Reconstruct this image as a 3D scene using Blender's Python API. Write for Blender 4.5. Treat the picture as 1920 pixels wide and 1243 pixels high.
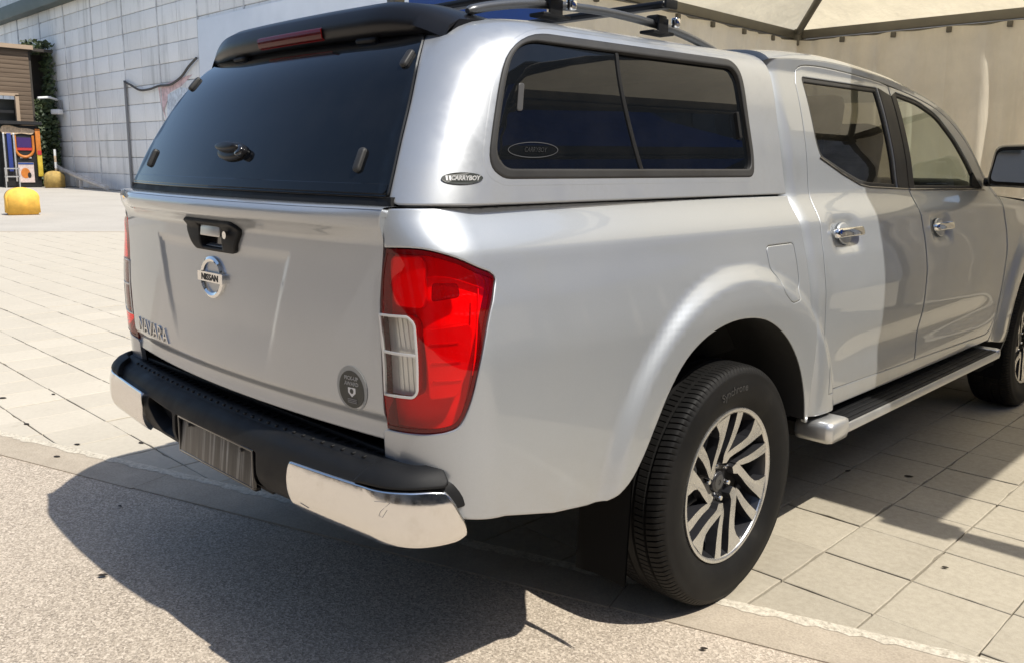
import bpy, bmesh, math, random
import numpy as np
from mathutils import Vector, Matrix
from mathutils.geometry import delaunay_2d_cdt
random.seed(7); rng = np.random.default_rng(7)
for o in list(bpy.data.objects): bpy.data.objects.remove(o, do_unlink=True)
scene = bpy.context.scene; COL = scene.collection
# ---------------------------------------------------------------- camera
cd = bpy.data.cameras.new('camera'); cam = bpy.data.objects.new('camera', cd); COL.objects.link(cam)
YAW, PITCH, ROLL = -.763, .1646, .0117
fw = Vector((math.sin(YAW)*math.cos(PITCH), math.cos(YAW)*math.cos(PITCH), -math.sin(PITCH)))
rt = Vector((math.cos(YAW), -math.sin(YAW), 0)); up = rt.cross(fw)
cr, sr = math.cos(ROLL), math.sin(ROLL)
r2 = rt*cr + up*sr; u2 = up*cr - rt*sr
cam.matrix_world = Matrix(((r2.x, u2.x, -fw.x, 2.1993), (r2.y, u2.y, -fw.y, -2.2206), (r2.z, u2.z, -fw.z, 1.3365), (0, 0, 0, 1)))
cd.sensor_width = 36; cd.lens = 36*1615.8/1920; cd.shift_x = -48/1920; cd.shift_y = -47/1920
cd.clip_start = .05; cd.clip_end = 2000
scene.camera = cam
# ---------------------------------------------------------------- sky and sun
SUN = Vector((.655, .05, 1)).normalized()
wd = bpy.data.worlds.new('World'); scene.world = wd; wd.use_nodes = True
nt = wd.node_tree; bg = nt.nodes['Background']
sk = nt.nodes.new('ShaderNodeTexSky'); sk.sky_type = 'NISHITA'; sk.sun_disc = False
sk.sun_elevation = math.asin(SUN.z); sk.sun_rotation = math.atan2(SUN.x, SUN.y)
sk.air_density = 1.0; sk.dust_density = 1.2; sk.ozone_density = 1.0
nt.links.new(sk.outputs[0], bg.inputs[0]); bg.inputs[1].default_value = .15
sd = bpy.data.lights.new('sun', 'SUN'); sun = bpy.data.objects.new('sun', sd); COL.objects.link(sun)
sd.energy = 4.5; sd.angle = math.radians(.53); sd.color = (1, .95, .86)
sun.rotation_euler = SUN.to_track_quat('Z', 'Y').to_euler(); sun.location = SUN*30
vs = scene.view_settings; vs.view_transform = 'Standard'; vs.look = 'None'; vs.exposure = .26; vs.gamma = 1; vs.use_curve_mapping = False
scene.render.engine = 'CYCLES'
# ---------------------------------------------------------------- materials
MATS = {}
def newmat(name):
    m = bpy.data.materials.new(name); m.use_nodes = True; MATS[name] = m
    return m, m.node_tree, m.node_tree.nodes['Principled BSDF']
def setp(b, **k):
    names = dict(base='Base Color', rough='Roughness', metal='Metallic', coat='Coat Weight', coatr='Coat Roughness', spec='Specular IOR Level', ior='IOR', trans='Transmission Weight', emit='Emission Color', estr='Emission Strength', alpha='Alpha', sheen='Sheen Weight')
    for a, v in k.items():
        i = b.inputs[names[a]]
        i.default_value = (*v, 1) if isinstance(v, tuple) else v
def node(nt, t, **k):
    n = nt.nodes.new(t)
    for a, v in k.items():
        if a.startswith('i_'): n.inputs[a[2:].replace('_', ' ')].default_value = v
        else: setattr(n, a, v)
    return n
def coords(nt, scale=1.0, obj=True):
    tc = nt.nodes.new('ShaderNodeTexCoord'); mp = nt.nodes.new('ShaderNodeMapping')
    mp.inputs['Scale'].default_value = (scale,)*3 if not isinstance(scale, tuple) else scale
    nt.links.new(tc.outputs['Object' if obj else 'Generated'], mp.inputs[0]); return mp.outputs[0]
def wcoords(nt, scale=1.0):
    g = nt.nodes.new('ShaderNodeNewGeometry'); mp = nt.nodes.new('ShaderNodeMapping')
    mp.inputs['Scale'].default_value = (scale,)*3 if not isinstance(scale, tuple) else scale
    nt.links.new(g.outputs['Position'], mp.inputs[0]); return mp.outputs[0]
def noise(nt, co, scale, detail=4, rough=.55):
    n = node(nt, 'ShaderNodeTexNoise'); n.inputs['Scale'].default_value = scale; n.inputs['Detail'].default_value = detail; n.inputs['Roughness'].default_value = rough
    nt.links.new(co, n.inputs['Vector']); return n.outputs['Fac']
def ramp(nt, fac, stops):
    r = nt.nodes.new('ShaderNodeValToRGB'); e = r.color_ramp.elements
    while len(e) < len(stops): e.new(.5)
    for el, (p, c) in zip(e, stops): el.position = p; el.color = (*c, 1) if len(c) == 3 else c
    nt.links.new(fac, r.inputs[0]); return r.outputs[0]
def mixc(nt, fac, a, b, mode='MIX'):
    n = nt.nodes.new('ShaderNodeMix'); n.data_type = 'RGBA'; n.blend_type = mode
    for s, v in ((n.inputs[0], fac), (n.inputs[6], a), (n.inputs[7], b)):
        if isinstance(v, (int, float)): s.default_value = v
        elif isinstance(v, tuple): s.default_value = (*v, 1)
        else: nt.links.new(v, s)
    return n.outputs[2]
def bump(nt, b, h, strength=.3, dist=.002):
    n = nt.nodes.new('ShaderNodeBump'); n.inputs['Strength'].default_value = strength; n.inputs['Distance'].default_value = dist
    nt.links.new(h, n.inputs['Height']); nt.links.new(n.outputs[0], b.inputs['Normal'])
def simple(name, base, rough=.5, metal=0, nz=None, bumpn=None, **k):
    m, nt, b = newmat(name); setp(b, base=base, rough=rough, metal=metal, **k)
    if nz:
        co = coords(nt); f = noise(nt, co, nz[0], 5)
        lo = tuple(c*(1-nz[1]) for c in base); hi = tuple(min(1, c*(1+nz[1])) for c in base)
        nt.links.new(ramp(nt, f, [(.3, lo), (.7, hi)]), b.inputs['Base Color'])
        rr = ramp(nt, f, [(.3, (rough*.85,)*3), (.7, (min(1, rough*1.15),)*3)]); nt.links.new(rr, b.inputs['Roughness'])
    if bumpn:
        co = coords(nt); bump(nt, b, noise(nt, co, bumpn[0], 4), bumpn[1], bumpn[2])
    return m
# silver metallic paint with flake, faint dust
m, nt, b = newmat('silver_paint'); setp(b, base=(.40, .415, .425), rough=.40, metal=.62, coat=1.0, coatr=.015, spec=.5)
co = coords(nt); v = node(nt, 'ShaderNodeTexVoronoi'); v.inputs['Scale'].default_value = 1400; nt.links.new(co, v.inputs['Vector'])
fl = ramp(nt, v.outputs['Color'], [(.0, (.395, .42, .445)), (1, (.45, .475, .50))])
du = noise(nt, co, 2.3, 6, .6); dust = ramp(nt, du, [(.45, (0,)*3), (.75, (.22,)*3)])
sz_ = nt.nodes.new('ShaderNodeSeparateXYZ'); nt.links.new(co, sz_.inputs[0]); gr = nt.nodes.new('ShaderNodeMapRange'); gr.inputs[1].default_value = .72; gr.inputs[2].default_value = .46; gr.inputs[3].default_value = 0; gr.inputs[4].default_value = .8
nt.links.new(sz_.outputs[2], gr.inputs[0]); gm = nt.nodes.new('ShaderNodeMath'); gm.operation = 'MULTIPLY'; nt.links.new(gr.outputs[0], gm.inputs[0]); nt.links.new(ramp(nt, noise(nt, co, 14, 7, .7), [(.3, (.1,)*3), (.8, (.6,)*3)]), gm.inputs[1])
nt.links.new(mixc(nt, gm.outputs[0], mixc(nt, dust, fl, (.41, .415, .41)), (.33, .30, .255)), b.inputs['Base Color'])     # road dust along the sills
nt.links.new(ramp(nt, du, [(.4, (.40,)*3), (.8, (.48,)*3)]), b.inputs['Roughness'])
# the canopy's gel-coated shell: same silver, a little flatter and weathered
m, nt, b = newmat('canopy_paint'); setp(b, base=(.64, .65, .655), rough=.40, metal=.55, coat=.7, coatr=.08)
co = coords(nt); f = noise(nt, co, 9, 8, .7); f2 = noise(nt, co, 60, 3)
nt.links.new(mixc(nt, ramp(nt, f, [(.5, (0,)*3), (.72, (.45,)*3)]), (.445, .465, .485), (.37, .375, .378)), b.inputs['Base Color'])
nt.links.new(ramp(nt, f, [(.35, (.30,)*3), (.75, (.48,)*3)]), b.inputs['Roughness'])
simple('black_plastic', (.008, .0083, .009), .58, nz=(14, .25), bumpn=(420, .25, .0006), spec=.28)
simple('black_gloss', (.012, .012, .013), .12, coat=.6)
simple('spoiler_black', (.008, .008, .009), .34, nz=(6, .2), spec=.35)
simple('window_rubber', (.026, .0255, .025), .55, nz=(8, .2))
simple('gap_black', (.004, .004, .004), .8)
simple('underbody', (.012, .012, .012), .85, nz=(9, .3))
simple('chrome', (.80, .80, .79), .06, 1, spec=.5)
m, nt, b = newmat('chrome_scuffed'); setp(b, base=(.80, .79, .77), rough=.12, metal=1)
co = coords(nt); f = noise(nt, co, 26, 8, .7)
nt.links.new(ramp(nt, f, [(.35, (.07,)*3), (.7, (.26,)*3)]), b.inputs['Roughness'])
f3 = noise(nt, co, 9, 9, .75)
nt.links.new(ramp(nt, f3, [(.56, (.80, .79, .77)), (.75, (.62, .60, .56))]), b.inputs['Base Color']); bump(nt, b, f, .12, .003)
simple('flap_rubber', (.004, .004, .004), .8, spec=.15)
simple('rail_satin', (.13, .135, .14), .35, .6)
simple('etch', (.05, .052, .055), .5)
simple('alloy_face', (.66, .65, .63), .28, .9, nz=(30, .06))
simple('alloy_dark', (.028, .028, .031), .30, .2, coat=.4)
simple('aluminium', (.62, .62, .61), .38, .85, nz=(12, .06))
simple('step_cap', (.60, .60, .59), .34, .75, nz=(8, .05))
simple('scratch_grey', (.22, .21, .20), .6)
simple('steel_dark', (.10, .10, .10), .5, .6)
m, nt, b = newmat('rubber'); setp(b, base=(.022, .021, .020), rough=.60, spec=.18)
co = coords(nt); f = noise(nt, co, 7, 7, .65)
nt.links.new(ramp(nt, f, [(.35, (.006, .006, .006)), (.62, (.011, .0105, .010)), (.8, (.026, .024, .021))]), b.inputs['Base Color'])
bump(nt, b, noise(nt, co, 160, 3), .2, .001)
simple('rubber_letters', (.030, .029, .028), .6)
# glazing: thin tinted panes
def glazing(name, tint, spec_col=(1, 1, 1), base=None, back=0.0):
    m = bpy.data.materials.new(name); m.use_nodes = True; MATS[name] = m; nt = m.node_tree; nt.nodes.clear()
    out = nt.nodes.new('ShaderNodeOutputMaterial'); tr = nt.nodes.new('ShaderNodeBsdfTransparent'); gl = nt.nodes.new('ShaderNodeBsdfGlossy')
    tr.inputs[0].default_value = (*tint, 1); gl.inputs['Roughness'].default_value = .012; gl.inputs[0].default_value = (*spec_col, 1)
    g_ = nt.nodes.new('ShaderNodeNewGeometry'); dt = nt.nodes.new('ShaderNodeVectorMath'); dt.operation = 'DOT_PRODUCT'
    nt.links.new(g_.outputs['Normal'], dt.inputs[0]); nt.links.new(g_.outputs['Incoming'], dt.inputs[1])
    def mth(op, a, b=None):
        n = nt.nodes.new('ShaderNodeMath'); n.operation = op
        for i, v in enumerate((a, b)):
            if v is None: continue
            if isinstance(v, (int, float)): n.inputs[i].default_value = v
            else: nt.links.new(v, n.inputs[i])
        return n.outputs[0]
    F = mth('ADD', mth('MULTIPLY', mth('POWER', mth('SUBTRACT', 1.0, mth('ABSOLUTE', dt.outputs['Value'])), 5.0), .95), .036)
    mx = nt.nodes.new('ShaderNodeMixShader'); src = tr.outputs[0]
    if base:
        df = nt.nodes.new('ShaderNodeBsdfDiffuse'); df.inputs[0].default_value = (*base, 1)
        m2 = nt.nodes.new('ShaderNodeMixShader'); m2.inputs[0].default_value = back
        nt.links.new(tr.outputs[0], m2.inputs[1]); nt.links.new(df.outputs[0], m2.inputs[2]); src = m2.outputs[0]
    if base:
        ds = nt.nodes.new('ShaderNodeBsdfDiffuse'); ds.inputs[0].default_value = (.5, .48, .44, 1); m3 = nt.nodes.new('ShaderNodeMixShader')
        nt.links.new(ramp(nt, noise(nt, coords(nt), 7, 9, .75), [(.42, (.0,)*3), (.8, (.010,)*3)]), m3.inputs[0]); nt.links.new(src, m3.inputs[1]); nt.links.new(ds.outputs[0], m3.inputs[2]); src = m3.outputs[0]
    nt.links.new(F, mx.inputs[0]); nt.links.new(src, mx.inputs[1]); nt.links.new(gl.outputs[0], mx.inputs[2]); nt.links.new(mx.outputs[0], out.inputs[0])
    return m
glazing('glass_canopy', (.035, .037, .04), base=(.008, .010, .013), back=.55)
glazing('glass_rear', (.03, .034, .04), base=(.006, .0075, .010), back=.6)
glazing('glass_privacy', (.42, .40, .35), base=(.02, .02, .018), back=.08)
glazing('glass_clear', (.80, .85, .80))
glazing('lens_red', (1.0, .022, .026), base=(.85, .004, .010), back=.10)
glazing('lens_red_dark', (.30, .004, .006), base=(.12, .002, .003), back=.6)
glazing('lens_clear', (.88, .88, .86))
simple('reflector_red', (.80, .42, .38), .35, .0)
simple('reflector_silver', (.80, .80, .78), .30, .45)
simple('lamp_trim', (.62, .62, .61), .25, .3)
simple('mirror_glass', (.75, .78, .78), .02, 1)
simple('seat_cloth', (.035, .034, .032), .9, nz=(30, .2))
simple('dash', (.03, .03, .029), .7)
simple('white_print', (.70, .70, .69), .5)
simple('grey_print', (.22, .22, .22), .5)
simple('sticker_dark', (.030, .034, .030), .4)
simple('sticker_grey', (.30, .31, .30), .4)
m, nt, b = newmat('plate_face'); setp(b, base=(.06, .06, .06), rough=.35)
co = coords(nt, (58, 1, 2.2)); f = noise(nt, co, 1, 3)
nt.links.new(ramp(nt, f, [(.40, (.008, .008, .009)), (.52, (.04, .039, .037)), (.64, (.20, .197, .188))]), b.inputs['Base Color'])
# ground
m, nt, b = newmat('slab_concrete'); setp(b, rough=.85, spec=.25)
oi = nt.nodes.new('ShaderNodeObjectInfo'); co = wcoords(nt)
f1 = noise(nt, co, 2.2, 8, .6); f2 = noise(nt, co, 38, 5, .7); f3 = noise(nt, co, 420, 2)
c1 = ramp(nt, f1, [(.30, (.33, .292, .222)), (.55, (.405, .362, .28)), (.75, (.455, .412, .328))])
c2 = mixc(nt, .42, c1, ramp(nt, f2, [(.35, (.295, .258, .194)), (.62, (.475, .424, .332))]))
c3 = mixc(nt, .22, c2, ramp(nt, f3, [(.3, (.21, .187, .148)), (.7, (.53, .485, .405))]))
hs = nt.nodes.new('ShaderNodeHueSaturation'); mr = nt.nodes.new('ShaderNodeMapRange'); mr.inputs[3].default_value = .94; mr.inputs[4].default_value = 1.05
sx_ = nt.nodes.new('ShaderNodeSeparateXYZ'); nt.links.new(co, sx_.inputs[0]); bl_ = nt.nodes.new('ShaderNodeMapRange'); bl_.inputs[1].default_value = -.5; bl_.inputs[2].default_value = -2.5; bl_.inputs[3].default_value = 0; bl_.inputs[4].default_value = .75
nt.links.new(sx_.outputs[0], bl_.inputs[0]); c3 = mixc(nt, bl_.outputs[0], c3, mixc(nt, .35, (.68, .625, .53), c2))     # paving colour turns paler towards negative x
nt.links.new(oi.outputs['Random'], mr.inputs[0]); nt.links.new(mr.outputs[0], hs.inputs['Value']); nt.links.new(c3, hs.inputs['Color'])
st = noise(nt, co, 5.5, 9, .75)
nt.links.new(mixc(nt, ramp(nt, st, [(.60, (0,)*3), (.74, (.4,)*3)]), hs.outputs[0], (.30, .26, .20)), b.inputs['Base Color'])
bump(nt, b, f3, .35, .0015)
m, nt, b = newmat('joint_sand'); setp(b, base=(.20, .175, .13), rough=.95)
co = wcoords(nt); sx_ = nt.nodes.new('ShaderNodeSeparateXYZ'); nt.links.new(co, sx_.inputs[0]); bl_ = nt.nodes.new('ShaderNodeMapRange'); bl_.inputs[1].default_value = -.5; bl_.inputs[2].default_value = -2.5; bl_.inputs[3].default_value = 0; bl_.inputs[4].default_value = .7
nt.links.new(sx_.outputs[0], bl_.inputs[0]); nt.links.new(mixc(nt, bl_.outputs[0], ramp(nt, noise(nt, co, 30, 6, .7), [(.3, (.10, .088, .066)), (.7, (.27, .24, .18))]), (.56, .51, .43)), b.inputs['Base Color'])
m, nt, b = newmat('asphalt'); setp(b, rough=.88, spec=.3)
co = wcoords(nt); v = node(nt, 'ShaderNodeTexVoronoi'); v.inputs['Scale'].default_value = 175; nt.links.new(co, v.inputs['Vector'])
sep = nt.nodes.new('ShaderNodeSeparateColor'); nt.links.new(v.outputs['Color'], sep.inputs[0])
st1 = ramp(nt, sep.outputs[0], [(.0, (.12, .099, .078)), (.30, (.33, .278, .218)), (.7, (.52, .442, .352)), (1, (.82, .72, .595))])
v2 = node(nt, 'ShaderNodeTexVoronoi'); v2.inputs['Scale'].default_value = 420; nt.links.new(co, v2.inputs['Vector'])
sep2 = nt.nodes.new('ShaderNodeSeparateColor'); nt.links.new(v2.outputs['Color'], sep2.inputs[0])
fine = ramp(nt, sep2.outputs[0], [(0, (.18, .150, .118)), (1, (.66, .565, .452))])
big = noise(nt, co, 1.3, 8, .65)
c = mixc(nt, .45, st1, fine)
c = mixc(nt, ramp(nt, big, [(.35, (.0,)*3), (.75, (.35,)*3)]), c, (.52, .442, .35))
sp = noise(nt, co, 3.1, 9, .7)
nt.links.new(mixc(nt, ramp(nt, sp, [(.62, (0,)*3), (.78, (.22,)*3)]), c, (.16, .145, .12)), b.inputs['Base Color'])
hh = mixc(nt, .5, v.outputs['Distance'], noise(nt, co, 260, 3)); bump(nt, b, hh, .55, .004)
m, nt, b = newmat('kerb_concrete'); setp(b, rough=.85)
co = wcoords(nt); f = noise(nt, co, 7, 9, .7); f2 = noise(nt, co, 140, 4, .7)
nt.links.new(mixc(nt, .35, ramp(nt, f, [(.3, (.33, .278, .21)), (.7, (.50, .43, .335))]), ramp(nt, f2, [(.3, (.18, .148, .112)), (.7, (.60, .515, .40))])), b.inputs['Base Color']); bump(nt, b, f2, .5, .003)
m, nt, b = newmat('mortar'); setp(b, rough=.9)
co = wcoords(nt); f2 = noise(nt, co, 70, 6, .75)
nt.links.new(ramp(nt, f2, [(.3, (.30, .26, .20)), (.55, (.60, .545, .44)), (.8, (.70, .65, .55))]), b.inputs['Base Color']); bump(nt, b, f2, .6, .006)
m, nt, b = newmat('far_road'); setp(b, rough=.9)
co = wcoords(nt); f = noise(nt, co, .5, 9, .7); f2 = noise(nt, co, 45, 4, .7)
nt.links.new(mixc(nt, .35, ramp(nt, f, [(.3, (.40, .37, .32)), (.7, (.52, .485, .425))]), ramp(nt, f2, [(.3, (.30, .275, .24)), (.7, (.58, .54, .48))])), b.inputs['Base Color']); bump(nt, b, f2, .3, .004)
# wall and buildings
m, nt, b = newmat('wall_block'); setp(b, rough=.9, spec=.2)
oi = nt.nodes.new('ShaderNodeObjectInfo'); co = wcoords(nt)
f1 = noise(nt, co, .9, 8, .65); f2 = noise(nt, wcoords(nt, (1.6, 1.6, .16)), 1.0, 7, .7); f3 = noise(nt, co, 14, 5, .7)
c1 = ramp(nt, f1, [(.3, (.84, .835, .81)), (.7, (.90, .895, .87))])
c1 = mixc(nt, .3, c1, ramp(nt, f3, [(.3, (.76, .755, .735)), (.7, (.92, .915, .89))]))
c1 = mixc(nt, ramp(nt, f2, [(.52, (0,)*3), (.74, (.60,)*3)]), c1, (.29, .30, .275))
hs = nt.nodes.new('ShaderNodeHueSaturation'); mr = nt.nodes.new('ShaderNodeMapRange'); mr.inputs[3].default_value = .92; mr.inputs[4].default_value = 1.06
nt.links.new(oi.outputs['Random'], mr.inputs[0]); nt.links.new(mr.outputs[0], hs.inputs['Value']); nt.links.new(c1, hs.inputs['Color']); nt.links.new(hs.outputs[0], b.inputs['Base Color'])
simple('wall_joint', (.60, .60, .59), .95, nz=(3, .3))
simple('pale_panel', (.80, .83, .86), .55, nz=(1.5, .04))
simple('green_fascia', (.075, .098, .086), .6, nz=(2, .25))
simple('corrugated', (.55, .58, .585), .55, nz=(3, .12))
simple('banner_blue', (.012, .055, .24), .55, nz=(3, .1))
simple('banner_orange', (.75, .16, .02), .55)
m, nt, b = newmat('brown_cladding'); setp(b, rough=.75)
w = node(nt, 'ShaderNodeTexNoise'); co = coords(nt, (.6, .6, 9)); nt.links.new(co, w.inputs['Vector']); w.inputs['Scale'].default_value = 1.2; w.inputs['Detail'].default_value = 6
nt.links.new(ramp(nt, w.outputs['Fac'], [(.3, (.105, .072, .047)), (.7, (.155, .112, .076))]), b.inputs['Base Color'])
simple('brown_side', (.05, .042, .034), .8, nz=(2, .3))
simple('trim_tan', (.36, .27, .19), .6)
simple('slate_facade', (.035, .038, .046), .6, nz=(1.5, .2))
simple('pane_dark', (.02, .025, .035), .1)
simple('dark_opening', (.05, .052, .045), .5)
simple('yellow_concrete', (.86, .50, .085), .75, nz=(6, .18), bumpn=(60, .3, .004))
simple('ochre_concrete', (.40, .27, .08), .8, nz=(6, .25), bumpn=(60, .3, .004))
simple('orange_paint', (.52, .17, .025), .5, nz=(5, .15))
simple('yellow_paint', (.52, .38, .04), .5, nz=(5, .15))
simple('red_paint', (.45, .03, .03), .5)
simple('blue_paint', (.02, .04, .20), .45)
simple('purple_screen', (.05, .025, .12), .3)
simple('cabinet_black', (.012, .012, .013), .5)
simple('pale_print', (.55, .45, .42), .6, nz=(8, .2))
simple('sign_cream', (.50, .38, .26), .6, nz=(9, .35))
simple('pipe_grey', (.25, .25, .25), .5, .3)
simple('cable_dark', (.07, .065, .06), .6)
simple('rail_grey', (.55, .53, .50), .6, nz=(4, .15))
simple('graffiti_red', (.68, .50, .50), .8, nz=(6, .3))
simple('graffiti_blue', (.62, .68, .74), .8, nz=(6, .3))
m, nt, b = newmat('ivy_leaf'); setp(b, rough=.6)
oi = nt.nodes.new('ShaderNodeNewGeometry'); nt.links.new(ramp(nt, oi.outputs['Random Per Island'], [(0, (.018, .035, .012)), (.6, (.04, .065, .02)), (1, (.075, .095, .035))]), b.inputs['Base Color'])
simple('leaf_dry', (.030, .022, .015), .8, nz=(40, .3))
# tent
def fabric(name, col, tr=.35):
    m = bpy.data.materials.new(name); m.use_nodes = True; MATS[name] = m; nt = m.node_tree; nt.nodes.clear()
    out = nt.nodes.new('ShaderNodeOutputMaterial'); d = nt.nodes.new('ShaderNodeBsdfDiffuse'); t = nt.nodes.new('ShaderNodeBsdfTranslucent'); mx = nt.nodes.new('ShaderNodeMixShader')
    co = coords(nt); f = noise(nt, co, 1.7, 7, .65)
    c = ramp(nt, f, [(.3, tuple(x*.86 for x in col)), (.7, tuple(min(1, x*1.05) for x in col))])
    nt.links.new(c, d.inputs[0]); nt.links.new(c, t.inputs[0]); mx.inputs[0].default_value = tr
    bp_ = nt.nodes.new('ShaderNodeBump'); bp_.inputs['Strength'].default_value = .55; bp_.inputs['Distance'].default_value = .05
    wr = noise(nt, coords(nt, (1, 1, .35)), 4.5, 6, .55); nt.links.new(wr, bp_.inputs['Height'])
    for q in (d, t): nt.links.new(bp_.outputs[0], q.inputs['Normal'])
    nt.links.new(d.outputs[0], mx.inputs[1]); nt.links.new(t.outputs[0], mx.inputs[2]); nt.links.new(mx.outputs[0], out.inputs[0])
fabric('tent_roof', (.92, .82, .61), .58); fabric('tent_curtain', (.91, .84, .71), .50); fabric('tent_blue', (.03, .09, .38), .25)
simple('tent_metal', (.16, .15, .125), .5, .35, nz=(3, .2))
simple('tent_clip', (.12, .11, .09), .6)
# ---------------------------------------------------------------- builders
def link(name, me, mat, parent=None):
    o = bpy.data.objects.new(name, me); COL.objects.link(o)
    if mat is not None and me is not None:
        for mm in (mat if isinstance(mat, (list, tuple)) else [mat]): me.materials.append(MATS[mm])
    if parent is not None: o.parent = parent
    return o
def empty(name, loc=(0, 0, 0), parent=None, rz=0):
    o = bpy.data.objects.new(name, None); COL.objects.link(o); o.location = loc; o.rotation_euler = (0, 0, rz); o.empty_display_size = .1
    if parent is not None: o.parent = parent
    return o
def tag(o, label=None, cat=None, group=None, kind=None):
    for k, v in (('label', label), ('category', cat), ('group', group), ('kind', kind)):
        if v: o[k] = v
    return o
class MB:
    """collects polygons, then links them as one mesh object"""
    def __init__(s): s.v = []; s.f = []; s.m = []; s.s = []
    def add(s, vs, fs, mi=0, smooth=False):
        n = len(s.v); s.v += [tuple(map(float, v)) for v in vs]
        for f in fs: s.f.append(tuple(i + n for i in f)); s.m.append(mi); s.s.append(smooth)
        return s
    def box(s, c, d, R=None, bev=0, mi=0):
        bm = bmesh.new(); bmesh.ops.create_cube(bm, size=1)
        for v in bm.verts: v.co = Vector((v.co.x*d[0], v.co.y*d[1], v.co.z*d[2]))
        if bev: bmesh.ops.bevel(bm, geom=bm.edges[:], offset=bev, segments=2, affect='EDGES', profile=.6)
        for v in bm.verts: v.co = ((R @ v.co) if R else v.co) + Vector(c)
        bm.verts.index_update(); s.add([v.co[:] for v in bm.verts], [[v.index for v in f.verts] for f in bm.faces], mi, bool(bev)); bm.free(); return s
    def tube(s, pts, r, n=10, caps=True, mi=0, flat=1.0):
        P = [Vector(p) for p in pts]; rs = r if isinstance(r, (list, tuple)) else [r]*len(P); V = []; F = []
        ref = None
        for i, p in enumerate(P):
            t = ((P[min(i+1, len(P)-1)] - P[max(i-1, 0)])).normalized()
            if ref is None: ref = Vector((0, 0, 1)) if abs(t.z) < .9 else Vector((1, 0, 0))
            a = t.cross(ref).normalized(); bb = a.cross(t).normalized(); ref = bb
            for k in range(n):
                th = 2*math.pi*k/n; V.append(p + a*math.cos(th)*rs[i] + bb*math.sin(th)*rs[i]*flat)
        for i in range(len(P)-1):
            for k in range(n): F.append((i*n+k, i*n+(k+1) % n, (i+1)*n+(k+1) % n, (i+1)*n+k))
        s.add(V, F, mi, True)
        if caps: s.add(V[:n], [tuple(range(n))[::-1]], mi); s.add(V[-n:], [tuple(range(n))], mi)
        return s
    def grid(s, P, mi=0, smooth=True, flip=False):
        P = np.asarray(P); a, b = P.shape[:2]
        F = [(i*b+j, i*b+j+1, (i+1)*b+j+1, (i+1)*b+j) for i in range(a-1) for j in range(b-1)]
        if flip: F = [f[::-1] for f in F]
        return s.add(P.reshape(-1, 3), F, mi, smooth)
    def prism(s, poly, fn, t0, t1, mi=0, mside=None, smooth=False):
        """poly in 2D, fn(a,b,t)->3D, solid between t0 and t1"""
        n = len(poly); A = [fn(a, b, t0) for a, b in poly]; B = [fn(a, b, t1) for a, b in poly]
        ms = mi if mside is None else mside
        s.add(A, [tuple(range(n))[::-1]], ms); s.add(B, [tuple(range(n))], mi)
        s.add(A + B, [(i, (i+1) % n, n+(i+1) % n, n+i) for i in range(n)], ms, smooth); return s
    def lathe(s, prof, fn, n=64, mi=0, close=True):
        """prof: [(r,h)], fn(r,angle,h)->3D"""
        V = [fn(r, 2*math.pi*k/n, h) for k in range(n) for r, h in prof]; m = len(prof)
        s.add(V, [(k*m+i, ((k+1) % n)*m+i, ((k+1) % n)*m+i+1, k*m+i+1) for k in range(n) for i in range(m-1)], mi, True); return s
    def build(s, name, mat, parent=None, flipx=False):
        me = bpy.data.meshes.new(name)
        V = [(-x, y, z) for x, y, z in s.v] if flipx else s.v
        F = [f[::-1] for f in s.f] if flipx else s.f
        me.from_pydata(V, [], F); me.polygons.foreach_set('material_index', s.m); me.polygons.foreach_set('use_smooth', s.s); me.update()
        return link(name, me, mat, parent)
def fixnormals(o):
    bm = bmesh.new(); bm.from_mesh(o.data); bmesh.ops.recalc_face_normals(bm, faces=bm.faces[:]); bm.to_mesh(o.data); bm.free(); return o
def autosmooth(o, ang=35):
    me = o.data; bm = bmesh.new(); bm.from_mesh(me); bmesh.ops.remove_doubles(bm, verts=bm.verts[:], dist=1e-5)
    bmesh.ops.recalc_face_normals(bm, faces=bm.faces[:])
    for f in bm.faces: f.smooth = True
    for e in bm.edges:
        if len(e.link_faces) == 2 and e.calc_face_angle(0) > math.radians(ang): e.smooth = False
    bm.to_mesh(me); bm.free(); return o
def fillet(poly, r, n=5):
    """round every corner of a closed 2D polygon (r: one radius or one per corner)"""
    out = []; N = len(poly); P = [np.array(p, float) for p in poly]
    for i in range(N):
        p, a, b = P[i], P[i-1], P[(i+1) % N]; ri = r[i] if isinstance(r, (list, tuple)) else r
        da, db = a-p, b-p; la, lb = np.linalg.norm(da), np.linalg.norm(db)
        d = min(ri, la*.48, lb*.48)
        if d < 1e-4: out.append(tuple(p)); continue
        s, e = p + da/la*d, p + db/lb*d
        for k in range(n+1):
            t = k/n; out.append(tuple((1-t)**2*s + 2*t*(1-t)*p + t*t*e))
    return out
def smooth_closed(poly, n=4):
    P = np.array(poly, float); N = len(P); out = []
    for i in range(N):
        a, b, c, d = P[i-1], P[i], P[(i+1) % N], P[(i+2) % N]
        for k in range(n):
            t = k/n; out.append(tuple(.5*((2*b) + (c-a)*t + (2*a-5*b+4*c-d)*t*t + (3*b-a-3*c+d)*t**3)))
    return out
def smooth_open(pts, n=4):
    P = np.array(pts, float); out = []
    for i in range(len(P)-1):
        a, b, c, d = P[max(i-1, 0)], P[i], P[i+1], P[min(i+2, len(P)-1)]
        for k in range(n):
            t = k/n; out.append(tuple(.5*((2*b) + (c-a)*t + (2*a-5*b+4*c-d)*t*t + (3*b-a-3*c+d)*t**3)))
    out.append(tuple(P[-1])); return out
def resample(poly, step):
    out = []; N = len(poly)
    for i in range(N):
        a = np.array(poly[i]); b = np.array(poly[(i+1) % N]); k = max(1, int(math.ceil(np.linalg.norm(b-a)/step)))
        for j in range(k): out.append(tuple(a + (b-a)*j/k))
    return out
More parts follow.
